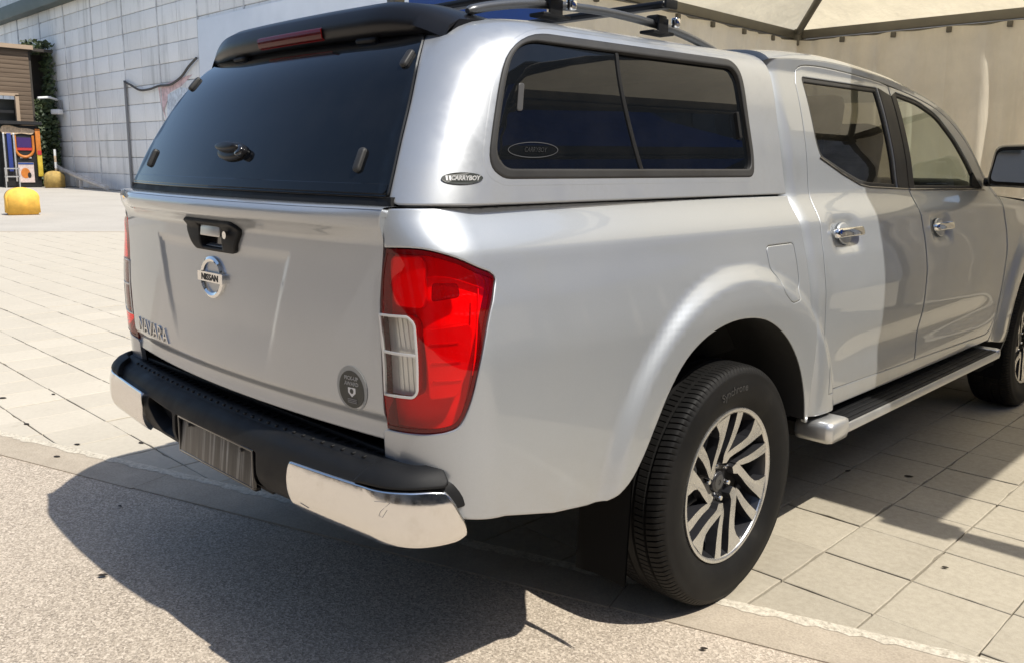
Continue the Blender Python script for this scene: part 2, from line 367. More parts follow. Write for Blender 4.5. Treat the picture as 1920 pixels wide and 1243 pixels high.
def inside(P, poly):
    x, y = P[:, 0], P[:, 1]; c = np.zeros(len(P), bool); Q = np.array(poly); n = len(Q); j = n-1
    for i in range(n):
        xi, yi = Q[i]; xj, yj = Q[j]
        if yi != yj: c ^= ((yi > y) != (yj > y)) & (x < (xj-xi)*(y-yi)/(yj-yi) + xi)
        j = i
    return c
def distpoly(P, poly):
    Q = np.array(poly); d = np.full(len(P), 1e9)
    for i in range(len(Q)):
        a, b = Q[i-1], Q[i]; ab = b-a; L = ab@ab
        if L < 1e-14: continue
        t = np.clip(((P-a)@ab)/L, 0, 1); d = np.minimum(d, np.hypot(*(P-(a+t[:, None]*ab)).T))
    return d
def area2(poly): Q = np.array(poly); return .5*np.sum(Q[:, 0]*np.roll(Q[:, 1], -1) - np.roll(Q[:, 0], -1)*Q[:, 1])
def offset_poly(poly, d):
    """move a closed polygon inwards by d"""
    Q = np.array(poly, float); s = 1 if area2(poly) > 0 else -1
    t1 = Q - np.roll(Q, 1, 0); t2 = np.roll(Q, -1, 0) - Q
    n = lambda t: np.stack([-t[:, 1], t[:, 0]], 1)/np.maximum(np.linalg.norm(t, axis=1), 1e-9)[:, None]*s
    nn = n(t1)+n(t2); l = np.maximum(np.linalg.norm(nn, axis=1), .5); nn = nn/l[:, None]
    return [tuple(q) for q in Q + nn*d]
def snormal(fn, U, Z, e=2e-4):
    a = fn(U+e, Z)-fn(U-e, Z); b = fn(U, Z+e)-fn(U, Z-e); n = np.cross(a, b)
    return n/np.maximum(np.linalg.norm(n, axis=1), 1e-12)[:, None]
def panel(name, fn, outline, mat, parent=None, step=.02, holes=(), off=0., thick=.014, roll=.004, tilt=.55, mirror=False, outward=None, dome=0., matside=None):
    """a sheet-metal (or glass) panel: 2D outline on surface fn(u,z), triangulated, lifted, with turned-in edges"""
    loops = [resample(outline, step*.7)] + [resample(h, step*.7) for h in holes]
    pts = []; edges = []; loopidx = []
    for L in loops:
        n0 = len(pts); pts += L; idx = list(range(n0, n0+len(L))); loopidx.append(idx); edges += [(idx[i], idx[(i+1) % len(idx)]) for i in range(len(idx))]
    O = np.array(loops[0]); lo, hi = O.min(0), O.max(0)
    gx = np.arange(lo[0]+step*.5, hi[0], step); gy = np.arange(lo[1]+step*.5, hi[1], step)
    G = np.array([(x + (step*.5 if j % 2 else 0), y) for j, y in enumerate(gy) for x in gx])
    inner = []
    if len(G):
        k = inside(G, loops[0])
        for h in loops[1:]: k &= ~inside(G, h)
        G = G[k]
        if len(G):
            d = distpoly(G, loops[0])
            for h in loops[1:]: d = np.minimum(d, distpoly(G, h))
            inner = [tuple(p) for p in G[d > max(step*.45, roll*1.8)]]
    ring = []
    if roll:
        for li, L in enumerate(loops):
            R = np.array(offset_poly(L, roll if li == 0 else -roll)); ok = inside(R, loops[0])
            for h in loops[1:]: ok &= ~inside(R, h)
            d = distpoly(R, loops[0])
            for h in loops[1:]: d = np.minimum(d, distpoly(R, h))
            ok &= d > roll*.8
            ring += [tuple(p) for p in R[ok]]
    allp = pts + ring + inner
    res = delaunay_2d_cdt([Vector(p) for p in allp], edges, [], 0, 1e-7)
    V2 = np.array([tuple(v) for v in res[0]]); F = np.array([f for f in res[2]])
    c = V2[F].mean(1); keep = inside(c, loops[0])
    for h in loops[1:]: keep &= ~inside(c, h)
    F = F[keep]
    e1 = V2[F[:, 1]]-V2[F[:, 0]]; e2 = V2[F[:, 2]]-V2[F[:, 0]]; F = F[np.abs(e1[:, 0]*e2[:, 1]-e1[:, 1]*e2[:, 0]) > 1e-10]
    U, Z = V2[:, 0], V2[:, 1]
    P = fn(U, Z); N = snormal(fn, U, Z)
    ow = np.array(outward if outward is not None else (1, -.3, 0)); sg = np.sign(np.median(N@ow)) or 1; N = N*sg
    offv = np.full(len(U), off)
    if dome:
        d = distpoly(V2, loops[0]); offv = offv - dome*(1-np.clip(d/.02, 0, 1))**2
    Pn = P + N*offv[:, None]
    inp = {}
    for i, org in enumerate(res[3]):
        for q in org: inp[q] = i
    T = np.zeros_like(N)
    NS = N.copy()
    skirts = []
    for li, idx in enumerate(loopidx):
        vi = [inp[q] for q in idx if q in inp]
        L2 = V2[vi]; s = (1 if area2(loops[li]) > 0 else -1) * (1 if li == 0 else -1)
        t = np.roll(L2, -1, 0)-np.roll(L2, 1, 0); o2 = np.stack([t[:, 1], -t[:, 0]], 1)*s; o2 /= np.maximum(np.linalg.norm(o2, axis=1), 1e-9)[:, None]
        e = 1e-3; O3 = fn(L2[:, 0]+o2[:, 0]*e, L2[:, 1]+o2[:, 1]*e)-fn(L2[:, 0], L2[:, 1]); O3 /= np.maximum(np.linalg.norm(O3, axis=1), 1e-9)[:, None]
        for a, v in enumerate(vi):
            if roll: NS[v] = N[v]*(1-tilt*.5)+O3[a]*tilt; NS[v] /= np.linalg.norm(NS[v]); Pn[v] = Pn[v]-N[v]*roll*.25
        skirts.append((vi, O3))
    fl = np.einsum('ij,ij->i', np.cross(Pn[F[:, 1]]-Pn[F[:, 0]], Pn[F[:, 2]]-Pn[F[:, 0]]), N[F[:, 0]]) < 0
    F[fl] = F[fl][:, ::-1]
    verts = list(map(tuple, Pn)); faces = [tuple(map(int, f)) for f in F]; ln = [NS[v] for f in F for v in f]; mi = [0]*len(faces)
    if thick:
        for vi, O3 in skirts:
            b0 = len(verts); verts += [tuple(Pn[v]) for v in vi]; verts += [tuple(Pn[v]-N[v]*thick) for v in vi]; n = len(vi)
            for a in range(n):
                bq = (a+1) % n; q = (b0+a, b0+bq, b0+n+bq, b0+n+a)
                nf = np.cross(np.array(verts[q[1]])-np.array(verts[q[0]]), np.array(verts[q[3]])-np.array(verts[q[0]]))
                oo = O3[a]
                if nf@oo < 0: q = q[::-1]
                faces.append(q); ln += [O3[(x-b0) % n] for x in q]; mi.append(1 if matside else 0)
    if mirror:
        verts = [(-x, y, z) for x, y, z in verts]; nf = []; nl = []; k = 0
        for f in faces:
            m_ = len(f); nf.append(f[::-1]); nl += [(-n[0], n[1], n[2]) for n in reversed(ln[k:k+m_])]; k += m_
        faces, ln = nf, nl
    me = bpy.data.meshes.new(name); me.from_pydata(verts, [], faces)
    me.polygons.foreach_set('use_smooth', [True]*len(faces)); me.polygons.foreach_set('material_index', mi)
    me.update()
    me.normals_split_custom_set([tuple(map(float, n)) for n in ln])
    return link(name, me, [mat, matside] if matside else mat, parent)
def text_mesh(txt, size, depth=.002, font=None, align='CENTER', res=3, bold=0.):
    cu = bpy.data.curves.new('t', 'FONT'); cu.body = txt; cu.size = size; cu.extrude = depth; cu.align_x = align; cu.align_y = 'CENTER'; cu.resolution_u = res; cu.offset = bold
    ob = bpy.data.objects.new('t', cu); COL.objects.link(ob); dg = bpy.context.evaluated_depsgraph_get()
    me = bpy.data.meshes.new_from_object(ob.evaluated_get(dg)); V = np.array([v.co[:] for v in me.vertices]); F = [tuple(p.vertices) for p in me.polygons]
    bpy.data.objects.remove(ob, do_unlink=True); bpy.data.curves.remove(cu); bpy.data.meshes.remove(me)
    return V, F
def text_on(name, txt, size, fn, mat, parent, depth=.0015, sx=1., bold=0., mb=None):
    """fn(a,b,h)->3D maps text plane to a surface"""
    V, F = text_mesh(txt, size, depth, bold=bold); m = mb or MB(); m.add([fn(v[0]*sx, v[1], v[2]) for v in V], F)
    return m if mb is not None else m.build(name, mat, parent)
def frame_at(fn, u, z, outward=(1, -.3, 0), off=0.):
    """local frame on a surface: returns map (a right, b up, h out) -> 3D"""
    U = np.array([u]); Z = np.array([z]); n = snormal(fn, U, Z)[0]
    if n@np.array(outward) < 0: n = -n
    upv = np.array([0, 0, 1.]); b = upv - n*(upv@n); b /= np.linalg.norm(b); a = np.cross(b, n); p = fn(U, Z)[0]
    return lambda x, y, h=0.: tuple(p + a*x + b*y + n*(h+off))
def ell(rx, ry, n=32, cx=0, cy=0): return [(cx+rx*math.cos(2*math.pi*k/n), cy+ry*math.sin(2*math.pi*k/n)) for k in range(n)]
def rrect(w, h, r, n=5, cx=0, cy=0): return [(x+cx, y+cy) for x, y in fillet([(-w/2, -h/2), (w/2, -h/2), (w/2, h/2), (-w/2, h/2)], r, n)]
def puck(name, fr, poly, h0, h1, mat, parent, bev=.2, mb=None):
    """a low solid with a rounded top on a local frame"""
    m = MB() if mb is None else mb; c = np.mean(np.array(poly), 0); n = len(poly)
    sc = lambda k: [tuple(c+(np.array(p)-c)*k) for p in poly]
    rows = [(1, h0), (1, h0+(h1-h0)*.55), (1-bev*.35, h0+(h1-h0)*.88), (1-bev, h1)]
    V = []
    for k, h in rows: V += [fr(a, b_, h) for a, b_ in sc(k)]
    m.add(V, [(r*n+i, r*n+(i+1) % n, (r+1)*n+(i+1) % n, (r+1)*n+i) for r in range(3) for i in range(n)] + [tuple(range(3*n, 4*n))], 0, True)
    if mb is not None: return m
    return autosmooth(m.build(name, mat, parent), 50)
# ---------------------------------------------------------------- the setting: ground
m = MB(); S = 600
m.add([(-S, -S, -.05), (S, -S, -.05), (S, S, -.05), (-S, S, -.05)], [(0, 1, 2, 3)])
tag(m.build('ground', 'far_road'), kind='structure')
EB, ES = -.285, .318                                  # edge between the slabs and the asphalt: y = EB + ES x
en = Vector((-ES, 1, 0)).normalized(); ed = Vector((1, ES, 0)).normalized()
KW = .21                                               # flush concrete border beside the slabs
def edge_pt(s, d, z): p = Vector((0, EB, 0)) + ed*s + en*d; return (p.x, p.y, z)
# asphalt yard, gently uneven sheet
sa = np.concatenate([np.linspace(-60, -6, 10), np.linspace(-5.5, 5, 90), np.linspace(6, 60, 10)]); da = np.concatenate([[-80, -40, -20, -10, -6], np.linspace(-5, -KW+.03, 50)])
A = np.array([[edge_pt(s, d, -.004 + .0025*math.sin(s*2.3+d*3.1)*math.sin(d*1.7+1)) for s in sa] for d in da])
tag(MB().grid(A).build('asphalt_yard', 'asphalt'), kind='structure')
# concrete border, in lengths
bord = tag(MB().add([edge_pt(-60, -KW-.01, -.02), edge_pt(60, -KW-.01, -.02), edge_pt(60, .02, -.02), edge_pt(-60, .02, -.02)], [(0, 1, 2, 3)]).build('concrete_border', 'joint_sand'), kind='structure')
for k in range(-5, 3):
    s0, s1 = k*2.1+.64, (k+1)*2.1+.637; j = lambda: random.uniform(-.006, .006)
    q = [edge_pt(s0, -KW+j(), 0), edge_pt((s0+s1)/2, -KW+j(), 0), edge_pt(s1, -KW+j(), 0), edge_pt(s1, -.028, 0), edge_pt((s0+s1)/2, -.026, 0), edge_pt(s0, -.028, 0)]
    mm = MB(); mm.prism([(p[0], p[1]) for p in q], lambda a, b, t: (a, b, t), -.02, .002+random.uniform(-.001, .001)); mm.build('border_stone', 'kerb_concrete', bord)
# ragged mortar line along the slab edge
mm = MB(); N = 420; V = []
for i in range(N+1):
    s = -8 + 13*i/N
    w0 = -.030-.020*rng.random(); w1 = .004+.006*rng.random()
    V += [edge_pt(s, w0, .0028), edge_pt(s, (w0+w1)/2, .005+.003*rng.random()), edge_pt(s, w1, .0026)]
mm.add(V, [(i*3+k, i*3+3+k, i*3+4+k, i*3+1+k) for i in range(N) for k in (0, 1)], 0, True); mm.build('mortar_line', 'mortar', bord)
# slab paving: cut square slabs over a sand bed
ST = .3022; X0, Y0 = .9615, .2480
pav = MB(); pav.add([(-17, -6, -.012), (9, 2.7, -.012), (9, 12, -.012), (-17, 12, -.012)], [(0, 1, 2, 3)])
pav = tag(pav.build('paving', 'joint_sand'), kind='structure')
def clip(poly, a, b, c):
    out = []
    for i in range(len(poly)):
        p, q = poly[i], poly[(i+1) % len(poly)]; fp = a*p[0]+b*p[1]+c; fq = a*q[0]+b*q[1]+c
        if fp >= 0: out.append(p)
        if fp*fq < 0: t = fp/(fp-fq); out.append((p[0]+(q[0]-p[0])*t, p[1]+(q[1]-p[1])*t))
    return out
CM = cam.matrix_world.inverted(); camp = cam.matrix_world.translation
def pix(p):
    q = CM @ Vector(p)
    if q.z > -.1: return None
    return (960+48+1615.8*q.x/-q.z, 621.5-47-1615.8*q.y/-q.z)
cells = []
for i in range(-58, 28):
    for jj in range(-22, 40):
        x, y = X0+i*ST, Y0+jj*ST; g = .0050
        jx, jy = random.uniform(-.0012, .0012), random.uniform(-.0012, .0012)
        poly = [(x+g/2+jx, y+g/2+jy), (x+ST-g/2+jx, y+g/2+jy), (x+ST-g/2+jx, y+ST-g/2+jy), (x+g/2+jx, y+ST-g/2+jy)]
        poly = clip(poly, -ES, 1, -EB-.004)
        if len(poly) < 3: continue
        poly = clip(poly, 1.6, -1.25, 15.47*1.6+2.27*1.25)
        if len(poly) < 3 or abs(area2(poly)) < 4e-4: continue
        c = np.mean(poly, 0); q = [pix((a, b, 0)) for a, b in poly]; ar = 0
        if all(q):
            qa = np.clip(np.array(q), [0, 0], [1920, 1243]); ar = abs(area2([tuple(t) for t in qa]))
            # slabs wholly hidden beneath the truck count for nothing
            if -.85 < c[0] < .72 and -.9 < c[1] < 4: ar *= .02
        cells.append((ar, poly))
cells.sort(key=lambda t: -t[0])
def rough_edge(poly):
    out = []
    for i in range(len(poly)):
        a, b = np.array(poly[i]), np.array(poly[(i+1) % len(poly)]); L = np.linalg.norm(b-a); nn = np.array([-(b-a)[1], (b-a)[0]])/max(L, 1e-6); k = max(1, int(L/.05))
        for j in range(k):
            chip = random.random() < .06
            out.append(tuple(a+(b-a)*(j+(random.uniform(-.2, .2) if j else 0))/k + nn*((random.uniform(.003, .007) if chip else random.uniform(-.0007, .0012)) if j else random.uniform(0, .002))))
    return out
def slab(mb, poly, top):
    n = len(poly); inn = offset_poly(poly, .003); tl = (random.uniform(-.004, .004), random.uniform(-.004, .004)); c = np.mean(poly, 0)
    hz = lambda p, t: t + (p[0]-c[0])*tl[0] + (p[1]-c[1])*tl[1]
    V = [(a, b, -.02) for a, b in poly] + [(a, b, hz((a, b), top-.002)) for a, b in poly] + [(a, b, hz((a, b), top)) for a, b in inn]
    mb.add(V, [(r*n+i, r*n+(i+1) % n, (r+1)*n+(i+1) % n, (r+1)*n+i) for r in (0, 1) for i in range(n)] + [tuple(range(2*n, 3*n))])
for k, (ar, poly) in enumerate(cells[:300]):
    if area2(poly) < 0: poly = poly[::-1]
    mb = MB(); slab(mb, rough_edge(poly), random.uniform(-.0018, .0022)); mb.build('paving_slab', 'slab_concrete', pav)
mb = MB()
for ar, poly in cells[300:]:
    if area2(poly) < 0: poly = poly[::-1]
    slab(mb, poly, random.uniform(-.001, .001))
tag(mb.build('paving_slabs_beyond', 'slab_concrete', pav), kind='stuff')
# pale road behind the paving
m = MB(); R0 = Vector((-15.47, 2.27, 0)); rd = Vector((1.25, 1.6, 0)).normalized(); rn = Vector((-rd.y, rd.x, 0))
def rp(a, b, z): p = R0+rd*a+rn*b; return (p.x, p.y, z)
m.add([rp(-60, .01, -.006), rp(40, .01, -.006), rp(40, 70, -.006), rp(-60, 70, -.006)], [(0, 1, 2, 3)])
road = tag(m.build('far_road', 'far_road'), kind='structure')
MB().add([rp(-60, 0, -.004), rp(40, 0, -.004), rp(40, .22, -.003), rp(-60, .22, -.003)], [(0, 1, 2, 3)]).build('road_edge', 'kerb_concrete', road)
# dry leaves and grit
def leaf(px, size, rot, n=0):
    x, y = px; mb = MB(); pts = [(-1, 0), (-.5, .42), (.2, .5), (1, .05), (.3, -.38), (-.4, -.45)]
    c, s = math.cos(rot), math.sin(rot)
    V = [((a*c-b*s)*size, (a*s+b*c)*size, .003+.12*size*abs(b)*(1 if i % 2 else .6)) for i, (a, b) in enumerate(pts)] + [(0, 0, .003)]
    mb.add(V, [(i, (i+1) % 6, 6) for i in range(6)]); mb.add([(a, b, z+.0015) for a, b, z in V], [((i+1) % 6, i, 6) for i in range(6)])
    o = mb.build('dry_leaf', 'leaf_dry'); o.location = (x, y, .001); return o
LV = [(1.313, .719, .012, .4, 'single dark dry leaf on the sunlit slabs right of the rear wheel'), (.671, 1.388, .017, 1.2, 'dark leaf in the tent shade nearer the rear wheel, left of its pair'), (.889, 1.516, .020, .5, 'larger dark leaf in the tent shade below the side step'),
      (-.617, -1.30, .017, .8, 'dark leaf lying on the straight edge of the truck shadow'), (-1.946, -1.021, .018, .5, 'small brown leaf on the concrete border left of the bumper'), (-2.065, -.896, .015, .9, 'small brown leaf on the slab edge left of the bumper'),
      (-1.881, -.673, .019, .2, 'brown leaf on the pale slabs closest to the bumper end'), (1.008, -.285, .012, .6, 'tiny leaf on the asphalt below the rear tyre'), (-1.164, -1.041, .012, .1, 'tiny dark leaf inside the shadow left of the number plate'),
      (-2.576, -.965, .02, .3, 'brown leaf near the left end of the slab edge'), (-3.203, -.907, .024, .7, 'brown leaf at the left picture edge on pale slabs'), (-3.095, -.68, .016, .2, 'small leaf on pale slabs above the left leaf')]
for x, y, s, r, lb in LV: tag(leaf((x, y), s, r), lb, 'leaf', 'dry leaves on the ground')
# ---------------------------------------------------------------- block wall
WY = 11.8; BH = .68; BW = 1.62
wall = MB().box((-24, WY+.30, 4.1), (62, .5, 8.2)).build('block_wall', 'wall_joint')
tag(wall, 'long weathered off-white wall of large concrete blocks behind the yard', 'wall')
blk = None; WX0 = -27.42
nb = 0; rest = MB()
for r in range(12):
    for c in range(-17, 10):
        x0 = WX0+c*BW; x1 = x0+BW; z0 = .02+r*BH
        if x1 < -54 or x0 > 6: continue
        z1 = z0+BH-.03
        if z0 > 7.8: continue
        q = pix(((x0+x1)/2, WY, (z0+z1)/2))
        vis = q and -40 < q[0] < 560 and q[1] > -40
        R = lambda a: random.uniform(-a, a)
        d = .055+R(.012)
        if vis and nb < 300:
            if blk is None:
                blk = MB().box((0, 0, 0), (BW-.035, .2, BH-.03), bev=.012).build('block', 'wall_block', wall); o = blk
            else:
                o = bpy.data.objects.new('block', blk.data); COL.objects.link(o); o.parent = wall
            o.location = ((x0+x1)/2, WY+.1-d+.055, (z0+z1)/2); nb += 1
        else:
            rest.box(((x0+x1)/2, WY+.1-d+.055, (z0+z1)/2), (BW-.035, .2, BH-.03))
tag(rest.build('blocks_beyond', 'wall_block', wall), kind='stuff')
for c in range(-9, 8):                                  # wider vertical movement joints covered by thin strips
    x = WX0+c*BW*2
    MB().box((x, WY-.008, 4.0), (.07, .03, 7.9)).build('joint_strip', 'wall_joint', wall)
# dark run-off stains with a shape of their own are in the wall material; graffiti is paint on the wall
g = MB(); gv = [(-30.9, 3.95), (-29.3, 4.15), (-28.0, 4.25), (-28.9, 3.9), (-29.9, 3.72), (-30.5, 3.1), (-30.35, 2.75), (-30.75, 3.3)]
g.add([(x, WY-.012, z) for x, z in gv], [tuple(range(len(gv)))[::-1]]); g.build('graffiti', 'graffiti_red', wall)
g = MB(); gv = [(-30.1, 3.65), (-29.0, 3.85), (-28.3, 3.8), (-29.1, 3.2), (-29.9, 2.6), (-30.25, 2.9)]
g.add([(x, WY-.014, z) for x, z in gv], [tuple(range(len(gv)))[::-1]]); g.build('graffiti', 'graffiti_blue', wall)
MB().box((-24, WY-.15, 8.27), (62, .6, .62), bev=.03).build('fascia', 'green_fascia', wall)
mm = MB(); P = []
for i in range(900):
    x = -55+62*i/899; P.append([(x, WY+.05-.03*math.cos(i*math.pi/3), 8.55), (x, WY+.05-.03*math.cos(i*math.pi/3), 12.0)])
mm.grid(np.array(P)); mm.build('upper_cladding', 'corrugated', wall)
pp = MB().box((-18.8, WY-.05, 3.0), (17.0, .06, 6.0), bev=.01); tag(pp.build('painted_panel', 'pale_panel'), 'large smooth pale blue-white panel fixed to the block wall', 'panel')
bn = tag(MB().box((-11.6, WY-.14, 6.0), (8.0, .04, 3.6)).build('blue_banner', 'banner_blue'), 'deep blue banner on the wall above the truck roof spoiler', 'banner')
# pipe and cable on the wall
tag(MB().tube([(-33.8, WY-.08, 4.35), (-33.78, WY-.08, 2.4), (-33.77, WY-.08, .02)], .055, 8).build('drain_pipe', 'pipe_grey'), 'thin dark vertical pipe standing against the block wall', 'pipe')
cpts = smooth_open([(-33.8, WY-.1, 4.30), (-33.2, WY-.1, 4.15), (-32.4, WY-.1, 3.92), (-31.5, WY-.1, 3.90), (-30.6, WY-.1, 3.98), (-29.6, WY-.1, 3.98), (-28.7, WY-.1, 4.2), (-28.1, WY-.1, 4.5), (-27.45, WY-.1, 4.75)], 5)
tag(MB().tube(cpts, .042, 8).build('hanging_cable', 'cable_dark'), 'dark cable sagging across the block wall from the pipe', 'cable')
# sloping rail by the wall
rr = MB().tube([(-41.8, WY-.35, .95), (-40.6, WY-.4, .75), (-35.0, WY-.6, .12)], .10, 10)
rr.box((-41.0, WY-.4, .35), (.12, .12, .8)); rr.box((-38.2, WY-.5, .2), (.12, .12, .5))
tag(rr.build('sloping_rail', 'rail_grey'), 'pale sloping handrail at the foot of the block wall', 'rail')
# ---------------------------------------------------------------- brown building
bb = empty('brown_building', (-44, 6, 0)); tag(bb, 'brown clad building with a tan-framed opening beside the block wall', 'building')
def bpart(name, c, d, mat, bev=0, par=None): return MB().box(Vector(c)-Vector((-44, 6, 0)), d, bev=bev).build(name, mat, par or bb)
bpart('front_wall', (-41.6, 4.3, 5.0), (.2, 12.6, 2.0), 'brown_cladding'); bpart('front_wall', (-41.6, 10.32, 2.0), (.2, .56, 4.0), 'brown_cladding'); bpart('front_wall', (-41.6, 1.0, 2.0), (.2, 6.0, 4.0), 'brown_cladding')
for k in range(10): bpart('cladding_board', (-41.485, 4.3, 4.1+k*.19), (.03, 12.6, .175), 'brown_cladding', .006)
for k in range(20): bpart('cladding_board', (-41.485, 10.325, .1+k*.2), (.03, .55, .185), 'brown_cladding', .006)
bpart('side_wall', (-42.3, 10.66, 3.0), (1.5, .1, 6.0), 'brown_side'); bpart('recess_wall', (-42.9, 11.25, 3.0), (.1, 1.1, 6.0), 'brown_side')
bpart('roof_edge', (-41.5, 4.35, 6.10), (.5, 12.8, .18), 'trim_tan'); bpart('roof', (-43.5, 4.9, 6.03), (4.2, 13.4, .12), 'brown_side')
bpart('opening', (-42.4, 7.0, 1.9), (.8, 6.2, 3.9), 'dark_opening')
bpart('opening_frame', (-41.42, 9.98, 2.0), (.16, .14, 4.05), 'trim_tan'); bpart('opening_frame', (-41.42, 7.0, 4.03), (.16, 6.1, .12), 'trim_tan'); bpart('lintel_bar', (-41.7, 7.0, 3.3), (.1, 6.0, .12), 'cabinet_black')
# ivy down the corner
iv = MB(); rs = random.Random(3)
def ivy_patch(n, xr, yr, zr):
    for _ in range(n):
        x, y, z = rs.uniform(*xr), rs.uniform(*yr), rs.uniform(*zr); s = rs.uniform(.05, .12); a = rs.uniform(0, 6.28); t = rs.uniform(-.7, .7)
        e1 = Vector((math.cos(a)*.4, math.sin(a), t)).normalized()*s; e2 = Vector((.3*math.sin(a), -math.cos(a)*.5, 1-abs(t))).normalized()*s
        p = Vector((x, y, z)); iv.add([p-e1, p-e2*.6, p+e1, p+e2], [(0, 1, 2, 3)])
ivy_patch(2600, (-42.6, -41.5), (10.72, 11.65), (.0, 3.9)); ivy_patch(260, (-42.6, -41.5), (10.6, 11.7), (5.9, 6.5)); ivy_patch(300, (-42.6, -41.6), (11.35, 11.7), (3.8, 6.0))
tag(iv.build('ivy', 'ivy_leaf'), 'dark green ivy climbing the corner between brown building and wall', 'ivy')
# bracket lamp
lm = empty('wall_lamp', (-41.4, 11.6, 3.9), rz=math.radians(20)); tag(lm, 'small white lamp on a bracket above the ivy by the wall corner', 'lamp')
MB().tube([(0, .05, 0), (.2, -.5, .08), (.1, -1.0, .02)], .055, 8).build('bracket', 'white_print', lm); MB().box((.35, -.3, -.55), (.5, .28, .22), bev=.05).build('lamp_head', 'white_print', lm); MB().box((.2, .0, -.3), (.1, .1, .6)).build('stem', 'pipe_grey', lm)
# ---------------------------------------------------------------- amusement machine
am = empty('amusement_machine', (-40.9, 9.86, 0), rz=math.radians(84)); am.scale = (.74, .86, .87); tag(am, 'tall black amusement machine with orange frame and lit poster', 'machine')
AB = lambda n, c, d, mt, bev=.0, par=None: MB().box(c, d, bev=bev).build(n, mt, par or am)
AB('cabinet', (0, .35, 1.55), (1.9, .7, 3.1), 'cabinet_black', .03)
AB('top_board', (.0, .1, 3.22), (2.2, .9, .16), 'cabinet_black')
sg = smooth_closed([(-1.0, 2.75), (-.9, 3.05), (-.5, 3.08), (-.1, 2.98), (.4, 2.95), (.75, 2.85), (.55, 2.66), (0, 2.7), (-.5, 2.62)], 4)
MB().prism(sg, lambda a, b, t: (a, t, b), -.02, -.08).build('sign', 'sign_cream', am)
AB('screen', (.15, -.03, 2.25), (.75, .06, .5), 'purple_screen'); AB('screen_trim', (.15, -.02, 1.93), (.8, .05, .14), 'red_paint')
fr_ = MB(); arc = [(math.cos(t)*.47+.15, -.05, 1.95-math.sin(t)*.42) for t in np.linspace(0, math.pi, 14)]; arc = [(.62, -.05, 2.6)]+arc+[(-.32, -.05, 2.6)]; fr_.tube(arc, .075, 8); fr_.build('screen_frame', 'orange_paint', am)
AB('poster', (.15, -.03, .75), (.82, .05, 1.0), 'pale_print'); MB().prism(ell(.24, .26, 20, .1, .72), lambda a, b, t: (a, t, b), -.055, -.065).build('poster_figure', 'orange_paint', am); MB().prism(ell(.1, .14, 14, .3, .62), lambda a, b, t: (a, t, b), -.066, -.072).build('poster_detail', 'cabinet_black', am); AB('poster_strip', (.15, -.06, 1.2), (.8, .03, .08), 'banner_blue')
for sx in (-.05, .4): AB('button_plate', (sx, -.03, 1.52), (.14, .05, .12), 'white_print')
AB('side_column', (.88, -.05, 2.3), (.26, .2, 1.3), 'orange_paint', .03); AB('side_column', (.9, -.05, 1.1), (.26, .2, 1.1), 'yellow_paint', .03); AB('side_badge', (.9, -.16, 1.75), (.2, .03, .22), 'red_paint')
AB('left_post', (-.62, -.06, 1.75), (.22, .14, 1.9), 'blue_paint', .02); AB('left_tube', (-.9, -.1, 1.5), (.1, .1, 2.4), 'aluminium', .02); AB('left_tube', (-.38, -.1, 1.5), (.1, .1, 2.4), 'aluminium', .02)
AB('step_frame', (-.65, -.35, .55), (.8, .06, .06), 'aluminium'); AB('step_frame', (-.65, -.35, .95), (.8, .06, .06), 'aluminium')
for sx in (-1.0, -.3): AB('step_leg', (sx, -.35, .5), (.06, .06, 1.0), 'aluminium')
# ---------------------------------------------------------------- yellow half-round bollards
def bollard(loc, w, h, t, mat, rz, label):
    o = empty('bollard', loc, rz=rz); pts = [(-w/2, 0), (w/2, 0), (w/2*.97, h*.53)]
    pts += [(w/2*math.cos(a), h*.52+h*.48*math.sin(a)**.72) for a in np.linspace(0.15, math.pi-.15, 14)] + [(-w/2*.97, h*.53)]
    bm = bmesh.new(); vs = [bm.verts.new((a, -t/2, b)) for a, b in pts]; f = bm.faces.new(vs); r = bmesh.ops.extrude_face_region(bm, geom=[f])
    for v in [g for g in r['geom'] if isinstance(g, bmesh.types.BMVert)]: v.co.y += t
    bmesh.ops.recalc_face_normals(bm, faces=bm.faces[:]); bmesh.ops.bevel(bm, geom=[e for e in bm.edges if e.calc_face_angle(0) > .9], offset=.045, segments=3, affect='EDGES')
    me = bpy.data.meshes.new('body'); bm.to_mesh(me); bm.free()
    for p in me.polygons: p.use_smooth = True
    link('body', me, mat, o); tag(o, label, 'bollard', 'half-round bollards'); return o
bollard((-20.65, 4.1, 0), .70, .63, .5, 'yellow_concrete', math.radians(80), 'bright yellow half-round bollard standing alone on the pale road')
bollard((-39.9, 10.78, 0), .80, .74, .5, 'ochre_concrete', math.radians(80), 'dull ochre half-round bollard in front of the ivy')
sp = empty('striped_stick', (-40.2, 10.98, 0)); tag(sp, 'thin red and white striped stick behind the ochre bollard', 'stick')
for k in range(6): MB().tube([(-.02*k/6, 0, .28*k), (-.02*(k+1)/6, 0, .28*(k+1))], .055, 8).build('band', 'white_print' if k % 2 else 'sign_cream', sp)
